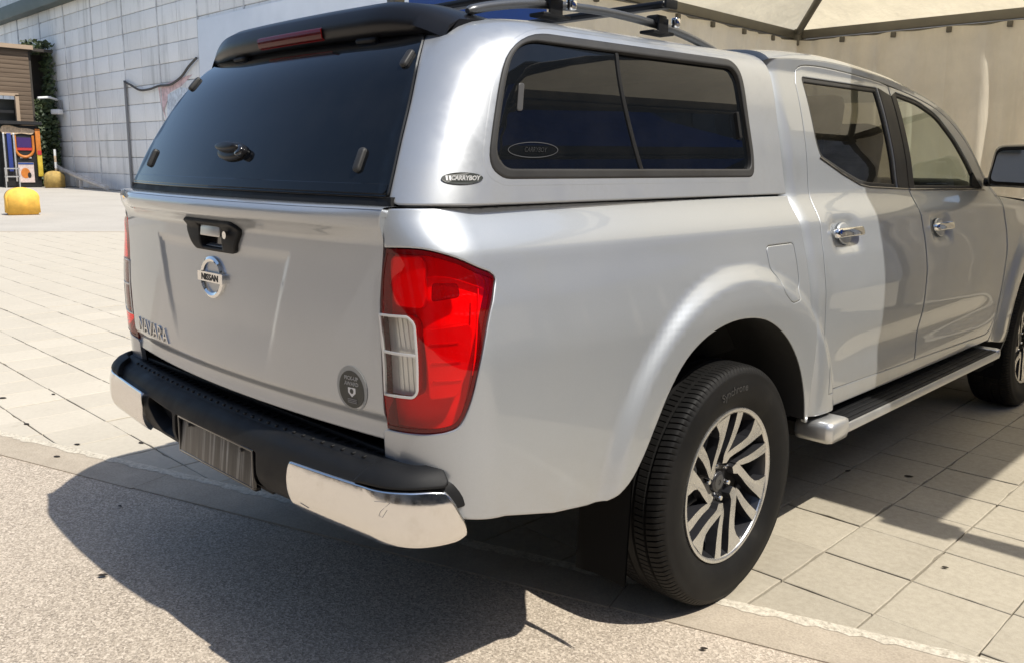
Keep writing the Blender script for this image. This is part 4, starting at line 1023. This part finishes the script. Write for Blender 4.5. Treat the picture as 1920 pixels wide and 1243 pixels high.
# round badge with a bar
fr = frame_at(tailgate, -.010, 1.025, (0, -1, 0), off=-.001)
bd = MB(); R1, R2 = .066, .049
for k in range(48):
    a0, a1 = 2*math.pi*k/48, 2*math.pi*(k+1)/48
    V = []
    for a in (a0, a1): V += [fr(R1*math.cos(a), R1*.86*math.sin(a), 0), fr(R1*.985*math.cos(a), R1*.845*math.sin(a), .007), fr((R1+R2)/2*math.cos(a), (R1+R2)/2*.85*math.sin(a), .0105), fr(R2*1.02*math.cos(a), R2*.86*math.sin(a), .007), fr(R2*math.cos(a), R2*.84*math.sin(a), 0)]
    bd.add(V, [(i, i+1, 6+i, 5+i) for i in range(4)], 0, True)
bd.prism(rrect(.142, .026, .003), fr, 0, .012)
bdo = autosmooth(bd.build('badge', 'chrome', tg), 40)
text_on('badge_text', 'NISSAN', .0235, lambda a, b_, h: fr(a, b_-.0015, .0125+h), 'cabinet_black', bdo, .0004, 1.22, .0006)
text_on('model_lettering', 'NAVARA', .062, lambda a, b_, h: tuple(tailgate(np.array([-.475+a]), np.array([.812+b_]))[0]+np.array([0, -1, 0])*(h+.001)), 'alloy_face', tg, .003, 1.15, .0)
# round award sticker
stf = frame_at(tailgate, .585, .828, (0, -1, 0)); sm_ = lambda a, b_, h: tuple(tailgate(np.array([.585+a]), np.array([.828+b_]))[0]+np.array([0, -1, 0])*h)
stk = MB().prism(ell(.050, .053, 40), sm_, .0006, .0016).build('award_sticker', 'sticker_grey', tg)
MB().prism(ell(.041, .044, 40, -.001, -.002), sm_, .0017, .0021).build('sticker_disc', 'sticker_dark', stk)
lt = MB()
text_on('', 'PICK-UP', .0125, lambda a, b_, h: sm_(a, b_+.024, .0024), None, None, .0001, 1, .0003, lt); text_on('', 'AWARD', .0125, lambda a, b_, h: sm_(a, b_+.011, .0024), None, None, .0001, 1, .0003, lt)
lt.build('sticker_text', 'white_print', stk)
shd = [(-.012, .002), (.012, .002), (.012, -.010), (0, -.020), (-.012, -.010)]; MB().prism(shd, sm_, .0021, .0025).build('sticker_shield', 'white_print', stk)
MB().prism(ell(.006, .006, 16, 0, -.006), sm_, .0026, .0028).build('sticker_mark', 'sticker_dark', stk)
for k in range(3): MB().prism(rrect(.030, .002, .0005, 2, 0, -.025-.004*k), sm_, .0022, .0025).build('sticker_line', 'grey_print', stk)
# ---------------------------------------------------------------- step bumper
bp = empty('rear_bumper', (0, 0, 0), T)
us = np.linspace(-.98, .98, 121); Z = np.linspace(.47, .682, 22)
def bumper_s(u, z):
    u = np.asarray(u, float); p = bumper(np.abs(u), z); p = np.array(p); p[..., 0] *= np.sign(u)+(u == 0); return p
core_out = fillet([(-.955, .655), (-.955, .60), (-.43, .56), (-.40, .500), (.40, .500), (.43, .56), (.955, .60), (.955, .655), (.93, .682), (-.93, .682)], .01)
panel('bumper_shell', bumper_s, core_out, 'black_plastic', bp, .016, outward=(0, -1, 0), off=-.006, thick=.05, roll=.004, holes=[rrect(.46, .112, .012, cx=.035, cy=.563), fillet([(-.40, .628), (-.40, .60), (-.30, .535), (-.215, .535), (-.215, .618)], .01)])
# tread plate on top
G = []
for u in np.linspace(-.955, .955, 121):
    p = bumper_s(np.array([u]), np.array([.680]))[0]; q = np.array([p[0]*.86, -1.03, .672]) if abs(u) > .72 else np.array([p[0], -1.04, .672])
    k0 = np.array([p[0]*.985, p[1]+.012, .684]); k1 = np.array([p[0]*.97, p[1]+.030, .683]); G.append([p+np.array([0, .0, -.006]), k0, k1, k1+np.array([0, .012, -.006]), q])
MB().grid(np.array(G)).build('step_top', 'black_plastic', bp)
for k in range(34):
    x = -.63+k*.0382; yb = -1.225+.07*x*x
    MB().box((x, yb+.078, .6795), (.010, .052, .006), bev=.002).build('tread_rib', 'black_plastic', bp)
MB().box((0, -1.096, .684), (1.30, .012, .012), bev=.003).build('step_lip', 'black_plastic', bp)
CH = [(.424, .634), (.60, .638), (.72, .641), (.80, .645), (.860, .646), (.897, .642), (.914, .615), (.945, .550), (.948, .535), (.930, .520), (.83, .515), (.77, .517), (.68, .512), (.50, .508), (.432, .512), (.424, .54), (.416, .59)]
def caps(mir):
    c = panel('chrome_corner', bumper, fillet(CH, .012), 'chrome_scuffed', bp, .012, outward=(.5, -1, 0), off=.007, thick=.02, roll=.006, tilt=.9, mirror=mir)
    cov = [(.66, .640), (.72, .645), (.86, .649), (.895, .648), (.905, .655), (.900, .681), (.70, .682)]
    panel('corner_cover', bumper, fillet(cov, .008), 'black_plastic', bp, .012, outward=(.5, -1, 0), off=.010, thick=.05, roll=.005, mirror=mir)
    if not mir:
        sc = MB()
        for pts in ([(.735, .618), (.765, .621)], [(.775, .622), (.752, .600)], [(.752, .600), (.748, .590), (.757, .588), (.768, .606)], [(.47, .545), (.50, .540)]):
            P = [tuple(bumper(np.array([a]), np.array([b_]))[0]+snormal(bumper, np.array([a]), np.array([b_]))[0]*np.sign((snormal(bumper, np.array([a]), np.array([b_]))[0]@np.array([.5, -1, 0])))*.0072) for a, b_ in pts]
            sc.tube(P, .0008, 5)
        sc.build('scratch', 'scratch_grey', c)
both(caps)
pl = MB().box((.035, -1.165, .563), (.48, .02, .13)); pl.build('plate_recess', 'underbody', bp)
fm = MB()
for dx, dz, w_, h_ in ((0, .050, .43, .007), (0, -.050, .43, .007), (.2115, 0, .007, .10), (-.2115, 0, .007, .10)): fm.box((.035+dx, -1.209, .565+dz), (w_, .010, h_), bev=.002)
fm.build('plate_frame', 'black_gloss', bp)
for dx in (-.15, .15): MB().tube([(.035+dx, -1.205, .602), (.035+dx, -1.214, .602)], .005, 10).build('plate_screw', 'steel_dark', bp)
nb_ = MB().box((.035, -1.205, .565), (.415, .008, .096), Matrix.Rotation(math.radians(-6), 3, 'X'), bev=.003).build('number_plate', 'plate_face', bp)
MB().box((.035, -1.198, .510), (.42, .016, .012), bev=.003).build('plate_lip', 'black_plastic', bp)
MB().box((-.31, -1.16, .575), (.2, .02, .11)).build('side_pocket', 'gap_black', bp)
MB().box((0, -1.10, .545), (1.2, .10, .11)).build('bumper_beam', 'underbody', bp)
# ---------------------------------------------------------------- wheels
def wheel(x, y, sgn, name='wheel', rot=0.):
    w = empty(name, (x, y, .375), T); RO = .375
    # local: h outwards (sgn*x). angle a: seen from outside, clockwise from top
    def fn(r, a, h): return (sgn*h, sgn*r*math.sin(a)*1.0 if False else r*math.sin(a)*(1 if sgn > 0 else -1), r*math.cos(a))
    prof = [(.232, .090), (.245, .098), (.262, .110), (.285, .1185), (.305, .1205), (.325, .1185), (.342, .113), (.3465, .1135), (.352, .110), (.3615, .103), (.3665, .0985), (.3700, .092), (.3725, .080), (.3735, .062), (.3665, .060), (.3665, .054), (.3745, .052), (.375, .022), (.368, .020), (.368, .013), (.375, .011)]
    prof = prof + [(r, -h) for r, h in prof[::-1]]
    t = MB(); NB = 128; V = []; m_ = len(prof); n = NB*3
    for k in range(n):
        kk = k % 3; a = 2*math.pi*((k//3)+(0, .74, .84)[kk])/NB
        for r, h in prof:
            dr = 0; ah = abs(h)
            groove = kk == 2
            if groove and .060 < ah < .108 and r > .345: dr = -.006
            skew = .030*(ah-.06)/.05 if ah > .05 else 0
            if groove and .02 < ah < .053 and r > .36: dr = -.003
            V.append(fn(r+dr, a+skew, h))
    t.add(V, [(k*m_+i, ((k+1) % n)*m_+i, ((k+1) % n)*m_+i+1, k*m_+i+1) for k in range(n) for i in range(m_-1)], 0, True)
    ty = autosmooth(t.build('tyre', 'rubber', w), 42)
    # raised lettering on the sidewall
    lt = MB()
    for word, a0 in (('Synchrone', -.10),):
        V0, F0 = text_mesh(word, .034, .0008, bold=.0004); wd_ = V0[:, 0]
        MB().add([fn(.3085+v[1], a0+v[0]/.3085, .1212+max(0, v[2])) for v in V0], F0).build('tyre_lettering', 'rubber_letters', ty)
    # rim
    rm = MB(); rm.lathe([(.236, .085), (.241, .0975), (.2395, .1015), (.2345, .102), (.2275, .0995), (.2255, .093)], fn, 96)
    rim = autosmooth(rm.build('rim', 'alloy_face', w), 60)
    MB().lathe([(.2255, .094), (.218, .070), (.205, .02), (.200, -.08)], fn, 72).build('barrel', 'alloy_dark', rim)
    pol = lambda r, a: (r*math.sin(a), r*math.cos(a))
    f2 = lambda p, q, h: fn(math.hypot(p, q), math.atan2(p, q), h)
    sp = MB(); sd = MB()
    for k in range(6):
        th = rot+2*math.pi*k/6; ra = lambda d: th+math.radians(d)
        # swept V: narrow blade and broad blade meeting near the hub
        wide = [pol(r, ra(d)) for r, d in ((.066, -18), (.082, -16), (.096, -6.5), (.12, 13.5), (.145, 24), (.168, 28.5), (.19, 28.5), (.2275, 25), (.2275, 45), (.19, 42), (.16, 39), (.125, 32), (.10, 21.5), (.082, 10), (.064, 4))]
        thin = [pol(r, ra(d)) for r, d in ((.082, -18), (.10, -15.5), (.135, -8.5), (.174, -5.5), (.2275, -4.5), (.2275, 4), (.18, 4), (.14, 2.5), (.108, -2), (.094, -7))]
        def dish(p, q, h): r = math.hypot(p, q); return f2(p, q, h - .034*(1-min(1, r/.225))**1.2)
        for poly in (wide, thin):
            pr = resample(poly, .02)
            sp.prism(pr, lambda p, q, t: dish(p, q, t), .060, .0975, 0, 1)
    so = sp.build('spokes', ['alloy_face', 'alloy_dark'], rim); fixnormals(so)
    hb = MB().lathe([(.001, .062), (.030, .062), (.0335, .0585), (.035, .050), (.050, .046), (.072, .048), (.084, .040), (.084, .02)], fn, 40)
    hub = autosmooth(hb.build('hub', 'alloy_dark', rim), 50)
    nt2 = MB()
    for k in range(6):
        a = rot+2*math.pi*(k+.55)/6; MB().tube([fn(.0575, a, .040), fn(.0575, a, .058), fn(.0575, a, .064)], [.0105, .0105, .0075], 6).build('wheel_nut', 'chrome', hub)
    MB().lathe([(.0085, .0632), (.011, .0636), (.021, .0636), (.0235, .0632)], fn, 30).build('cap_emblem', 'steel_dark', hub)
    MB().lathe([(.08, .030), (.155, .030), (.158, .02), (.158, .0)], fn, 48).build('brake_disc', 'steel_dark', hub)
    return w
wheel(.796, 0, 1, rot=math.radians(12)); wheel(-.796, 0, -1); wheel(.796, 3.16, 1, rot=.4); wheel(-.796, 3.16, -1, rot=.2)
# mud flaps
def flaps(mir):
    for y0, x0, x1 in ((-.505, .735, .905), (2.72, .66, .90)):
        P = []
        for z in np.linspace(.57, .235, 8): P.append([(x, y0+.02*((z-.57)/.33)+.012*math.sin((x-x0)*18), z) for x in np.linspace(x0, x1, 8)])
        P = np.array(P); mm = MB().grid(P); mm.grid(P+np.array([0, .006, 0]), flip=True); o = fixnormals(mm.build('mud_flap', 'flap_rubber', T)); mx(o, mir)
both(flaps)
# ---------------------------------------------------------------- side steps
def step(mir):
    s = empty('side_step', (0, 0, 0), T); y0, y1 = .62, 2.34
    sec = [(.800, .422), (.800, .444), (.812, .450), (.962, .450), (.972, .447), (.977, .437), (.976, .420), (.968, .412), (.82, .412)]
    G = [[(x, y, z) for x, z in sec+sec[:1]] for y in np.linspace(y0, y1, 12)]; o = MB().grid(np.array(G)).build('step_rail', 'aluminium', s); autosmooth(o, 40); mx(o, mir)
    o = MB().box((.880, (y0+y1)/2, .4515), (.172, y1-y0-.01, .005), bev=.0015).build('step_mat', 'black_plastic', s); mx(o, mir)
    for k in range(6):
        o = MB().box((.808+k*.0275, (y0+y1)/2, .4555), (.013, y1-y0-.05, .006), bev=.001).build('grip_rib', 'black_plastic', s); mx(o, mir)
    o = MB().box((.915, y0-.055, .441), (.142, .150, .078), bev=.024).build('end_cap', 'step_cap', s); mx(o, mir)
    o = MB().box((.890, y1+.012, .438), (.176, .050, .052), bev=.018).build('end_cap', 'step_cap', s); mx(o, mir)
    o = MB().box((.83, y0-.03, .425), (.09, .12, .05)).build('step_bracket', 'underbody', s); mx(o, mir)
    for y in (.8, 1.45, 2.1):
        o = MB().box((.74, y, .42), (.2, .05, .04)).build('step_bracket', 'underbody', s); mx(o, mir)
both(step)
# ---------------------------------------------------------------- door mirrors
def mirr(mir):
    d = empty('door_mirror', (0, 0, 0), T); c = np.array((.950, 2.47, 1.345)); L = []
    for k, (yy, sc) in enumerate(((-.065, .90), (-.05, 1.0), (.0, 1.02), (.05, .90), (.085, .62), (.10, .25))):
        L.append([(c[0]+a*sc, c[1]+yy, c[2]+b_*sc) for a, b_ in fillet([(-.130, -.095), (.12, -.105), (.135, .035), (.10, .108), (-.10, .102)], .04, 5)])
    n = len(L[0]); L = [r+r[:1] for r in L]; mm = MB().grid(np.array(L)); mm.add(L[-1][:n], [tuple(range(n))]); o = autosmooth(mm.build('mirror_shell', 'black_gloss', d), 50); mx(o, mir)
    rim = [(c[0]+a*.90, c[1]-.066, c[2]+b_*.90) for a, b_ in fillet([(-.130, -.095), (.12, -.105), (.135, .035), (.10, .108), (-.10, .102)], .04, 5)]
    o = MB().add(rim, [tuple(range(n))]).build('mirror_rim', 'gap_black', d); mx(o, mir)
    gl = [(c[0]+a*.74, c[1]-.086+.17*a+.045*b_, c[2]+b_*.74) for a, b_ in fillet([(-.130, -.095), (.12, -.105), (.135, .035), (.10, .108), (-.10, .102)], .04, 5)]
    o = MB().add(gl, [tuple(range(n))]).build('mirror_glass', 'mirror_glass', d); mx(o, mir)
    o = MB().box((.84, 2.49, 1.268), (.10, .06, .045), bev=.015).build('mirror_arm', 'black_gloss', d); mx(o, mir)
    o = panel('mirror_sail', body, fillet([(2.30, 1.252), (2.335, 1.318), (2.455, 1.236)], .008), 'black_plastic', d, .02, off=.003, thick=.012, mirror=mir)
both(mirr)
# ---------------------------------------------------------------- canopy
CN = empty('canopy', (0, 0, 0), T)
GE = smooth_open([(-1.172, 1.252), (-1.169, 1.34), (-1.182, 1.472), (-1.210, 1.57), (-1.244, 1.632)], 4)
WO = fillet([(-.925, 1.299), (-.945, 1.44), (-.975, 1.645), (.205, 1.645), (.243, 1.37), (.236, 1.299)], [.085, .02, .095, .085, .02, .06], 8)
WI = fillet([(-.910, 1.322), (-.928, 1.44), (-.955, 1.622), (.178, 1.620), (.224, 1.36), (.216, 1.324)], [.060, .02, .062, .06, .02, .035], 8)
def can(mir):
    sh = GE[::1] + [(-1.26, 1.655), (-1.26, 1.699), (.43, 1.699), (.43, 1.245), (-1.14, 1.245)]
    panel('shell_side', canopy, sh, 'canopy_paint', CN, .016, holes=[WO], thick=.02, roll=.004, mirror=mir)
    fr_ = panel('side_window', canopy, offset_poly(WO, .001), 'window_rubber', CN, .012, holes=[WI], off=.003, thick=.02, roll=.006, tilt=.7, mirror=mir)
    panel('window_seat', canopy, offset_poly(WO, -.018), 'canopy_paint', fr_, .016, holes=[offset_poly(WO, .004)], off=.0008, thick=0, roll=.006, tilt=.25, mirror=mir)
    dv = [(-.535, 1.62), (-.358, 1.322)]
    A_ = WI; mid = lambda z: -.358+(z-1.322)/(1.62-1.322)*(-.535+.358)
    L1 = clip(WI, -1, -(.177/.298), -.358+1.322*(.177/.298)) if False else None
    a_, b_ = 1., .177/.298; c_ = -(-.358+1.322*b_)
    rearp = clip(offset_poly(WI, -.004), -a_, -b_, -c_+.0); frontp = clip(offset_poly(WI, -.004), a_, b_, c_-.0)
    panel('fixed_pane', canopy, frontp, 'glass_canopy', fr_, .03, off=-.010, thick=0, roll=0, mirror=mir)
    panel('sliding_pane', canopy, rearp, 'glass_canopy', fr_, .03, off=-.005, thick=.004, roll=0, mirror=mir)
    panel('pane_divider', canopy, [(-.545, 1.622), (-.530, 1.622), (-.350, 1.322), (-.366, 1.322)], 'black_plastic', fr_, .02, off=-.002, thick=.006, roll=.002, mirror=mir)
    panel('window_latch', canopy, fillet([(.150, 1.49), (.166, 1.49), (.178, 1.415), (.162, 1.415)], .004), 'black_plastic', fr_, .01, off=.002, thick=.012, roll=.003, mirror=mir)
    panel('window_latch', canopy, fillet([(-.905, 1.52), (-.885, 1.52), (-.865, 1.455), (-.885, 1.455)], .008), 'steel_dark', fr_, .01, off=-.002, thick=.006, roll=.003, mirror=mir)
    # oval maker's badge and etched oval on the pane
    def ov(pc, pz, a, b_, h):
        U = np.array([pc+a]); Zz = np.array([pz+b_]); n = snormal(canopy, U, Zz)[0]; n = n*np.sign(n@np.array([1, -.3, 0])); p = canopy(U, Zz)[0]+n*h; return (-p[0], p[1], p[2]) if mir else tuple(p)
    sg = -1 if mir else 1
    bo = fixnormals(MB().prism(ell(.050, .0125, 36), lambda a, b_, h: ov(-.987, 1.301, a, b_, h), .0005, .003).build('maker_badge', 'sticker_dark', CN))
    text_on('badge_text', 'CARRYBOY', .0135, lambda a, b_, h: ov(-.979, 1.301, sg*a, b_, .0034), 'white_print', bo, .0001, .98, .0006)
    mk = MB()
    for q in range(2): mk.prism([(-.041+q*.008, .005), (-.036+q*.008, .005), (-.0335+q*.008, -.005), (-.037+q*.008, -.005)], lambda a, b_, h: ov(-.987, 1.301, sg*a, b_, h), .0032, .0036)
    mk.build('badge_mark', 'white_print', bo)
    er = MB(); E1, E2 = ell(.088, .0185, 48), ell(.0855, .0165, 48); V = [ov(-.795, 1.367, a, b_, -.0035) for a, b_ in E1]+[ov(-.795, 1.367, a, b_, -.0035) for a, b_ in E2]
    er.add(V, [(i, (i+1) % 48, 48+(i+1) % 48, 48+i) for i in range(48)]); text_on('', 'CARRYBOY', .016, lambda a, b_, h: ov(-.788, 1.367, sg*a*.95, b_, -.0035), None, None, .0001, 1, 0, er)
    er.build('etched_oval', 'etch', fr_)
both(can)
# roof cap of the shell and inner floor
ring = []
for u in np.linspace(-1.60, .43, 90): p = canopy(np.array([u]), np.array([1.699]))[0]; ring.append(p)
ring = [p for p in ring if p[0] >= 0]
G = [[(p[0]*w, p[1], p[2]+.022*(1-w*w)) for w in np.linspace(-1, 1, 21)] for p in ring if p[1] > -.62]
MB().grid(np.array(G)).build('shell_roof', 'canopy_paint', CN)
rear_top = lambda u, z: canopy(u, z)
def rt(mir): panel('shell_header', canopy, [(-1.62, 1.640), (-1.255, 1.640), (-1.255, 1.699), (-1.62, 1.699)], 'canopy_paint', CN, .02, off=-.001, thick=.01, roll=0, mirror=mir, outward=(0, -1, 0))
MB().box((0, -.35, 1.25), (1.38, 1.5, .02)).build('bed_cover', 'gap_black', CN); MB().box((0, .39, 1.43), (1.22, .03, .40)).build('front_wall', 'gap_black', CN)
MB().box((0, -.2, 1.665), (1.1, 1.1, .01)).build('headlining', 'gap_black', CN)
# rear glass door: runs across the middle, so it is built on a full-width version of the rear surface
def edge_x(z): # glass half-width at height z
    u = np.interp(z, [p[1] for p in GE], [p[0] for p in GE]); return float(canopy(np.array([u]), np.array([z]))[0][0])
EX = pchip([(z, edge_x(z)) for z in np.linspace(1.20, 1.70, 26)])
def rearface(w, z):
    w = np.asarray(w, float); z = np.asarray(z, float); w, z = np.broadcast_arrays(w, z); x = w*EX(z)
    # follow the canopy's own rear surface, corner included
    xe = CX(z)-.15; yr0 = CY(z); ax = np.abs(x)
    y = yr0+.12*np.minimum(ax, xe)**2
    q = np.clip((ax-xe)/.15, 0, .999); y = y + np.where(ax > xe, .20*(1-(1-(q)**(2/.9))**(.45)), 0)
    return np.stack([x, y, z+.018*(y+.8)*sstep(1.28, 1.68, z)], -1)
gd = panel('rear_glass', rearface, fillet([(-1.0, 1.256), (1.0, 1.256), (1.0, 1.650), (-1.0, 1.650)], .012), 'glass_rear', CN, .03, outward=(0, -1, .5), off=.008, thick=.006, roll=.003, tilt=.5, matside='black_gloss')
panel('glass_border', rearface, [(-1.0, 1.256), (1.0, 1.256), (1.0, 1.650), (-1.0, 1.650)], 'gap_black', gd, .03, outward=(0, -1, .5), off=-.012, thick=0, roll=0)
panel('lower_seal', rearface, [(-1.015, 1.238), (1.015, 1.238), (1.015, 1.258), (-1.015, 1.258)], 'black_plastic', gd, .02, outward=(0, -1, .5), off=.004, thick=.02, roll=.003)
panel('lower_band', rearface, [(-.995, 1.262), (.995, 1.262), (.995, 1.284), (-.995, 1.284)], 'glass_rear', gd, .02, outward=(0, -1, .5), off=.010, thick=.003, roll=.002)
def xw(x, z): return x/float(EX(z))
for x, z, w_, h_, an, nm in ((.325, 1.632, .078, .030, 0, 'hinge_cap'), (-.325, 1.632, .078, .030, 0, 'hinge_cap'), (.547, 1.567, .020, .052, 0, 'bump_stop'), (-.547, 1.567, .020, .052, 0, 'bump_stop'), (.556, 1.334, .020, .060, 0, 'bump_stop'), (-.556, 1.334, .020, .060, 0, 'bump_stop')):
    fr = frame_at(rearface, xw(x, z), z, (0, -1, .5), off=.008); puck(nm, fr, rrect(w_, h_, min(w_, h_)*.49, 6), 0, .010, 'window_rubber' if nm == 'bump_stop' else 'black_plastic', gd, .3)
fr = frame_at(rearface, .03, 1.352, (0, -1, .5), off=.008)
hd = puck('glass_handle', fr, ell(.072, .026, 28), 0, .014, 'spoiler_black', gd, .35); puck('handle_grip', fr, ell(.058, .013, 24, 0, .004), .010, .032, 'spoiler_black', hd, .3); puck('key_lock', fr, ell(.016, .016, 20, .062, -.004), .008, .022, 'black_gloss', hd, .2)
# spoiler with the high brake light
G = []; 
for w in np.linspace(-1, 1, 61):
    x = .592*w; e = abs(w)
    dz = -.055*max(0, (e-.62)/.38)**2.0; fy = .115*max(0, (e-.55)/.45)**2
    yb = -.862+.10*x*x+fy*.25
    sec = [(.01, 1.640), (-.045, 1.642), (-.058, 1.652), (-.064, 1.676), (-.052, 1.708), (-.02, 1.726), (.06, 1.732), (.17, 1.722)]
    row = []
    for k, (dy, z) in enumerate(sec):
        y = yb+dy; top = k >= 3
        zz = z+(dz if top else dz*.25)
        row.append((x, y, zz))
    G.append(row)
spo = autosmooth(MB().grid(np.array(G)).build('spoiler', 'spoiler_black', CN), 50)
def spoiler_end(sx):
    pts = [G[-1][k] for k in range(len(G[-1]))]; MB().add([(sx*x, y, z) for x, y, z in pts], [tuple(range(len(pts)))]).build('end_plate', 'spoiler_black', spo)
spoiler_end(1); spoiler_end(-1)
bl = []
for x in np.linspace(-.165, .165, 21):
    yb = -.862+.10*x*x; bl.append([(x, yb-.058, 1.648), (x, yb-.0655, 1.653), (x, yb-.0695, 1.674), (x, yb-.062, 1.680)])
MB().grid(np.array(bl), flip=True).build('brake_light', 'lens_red_dark', spo)
MB().grid(np.array(bl)+np.array([0, .003, 0])).build('brake_reflector', 'red_paint', spo)
# roof rails and cross bars
def rails(mir):
    pts = smooth_open([(.565, -.77, 1.698), (.563, -.68, 1.722), (.560, -.52, 1.748), (.558, -.25, 1.764), (.558, 0.0, 1.758), (.560, .16, 1.742), (.563, .30, 1.716), (.565, .34, 1.702)], 5)
    r = MB().tube(pts, [.008]+[.015]*(len(pts)-2)+[.008], 12, flat=.8).build('roof_rail', 'rail_satin', T); mx(r, mir)
both(rails)
for yb, zb in ((-.475, 1.792), (.005, 1.812)):
    cb = MB().box((0, yb, zb), (1.20, .046, .022), bev=.009).build('cross_bar', 'spoiler_black', T)
    for sx in (1, -1):
        f = MB(); zr = 1.748 if yb < -.3 else 1.758
        f.box((sx*.560, yb, zr+.012), (.046, .052, .028), bev=.008); f.box((sx*.560, yb+.004, zr-.026), (.056, .105, .010), bev=.004); f.box((sx*.584, yb, zr-.006), (.008, .05, .044), bev=.003); f.build('bar_clamp', 'black_plastic', cb)
        MB().box((sx*.60, yb+.045, zr+.006), (.02, .025, .03), bev=.006).build('clamp_key', 'chrome', cb)
        MB().box((sx*.612, yb, zb), (.010, .058, .028), bev=.004).build('bar_end', 'black_plastic', cb)

# keep to thing > part > sub-part: pieces of a sub-part hang directly on the part
def depth(o):
    d = 1
    while o.parent is not None: o = o.parent; d += 1
    return d
for o in [o for o in COL.objects if depth(o) > 3]:
    while depth(o) > 3: o.parent = o.parent.parent
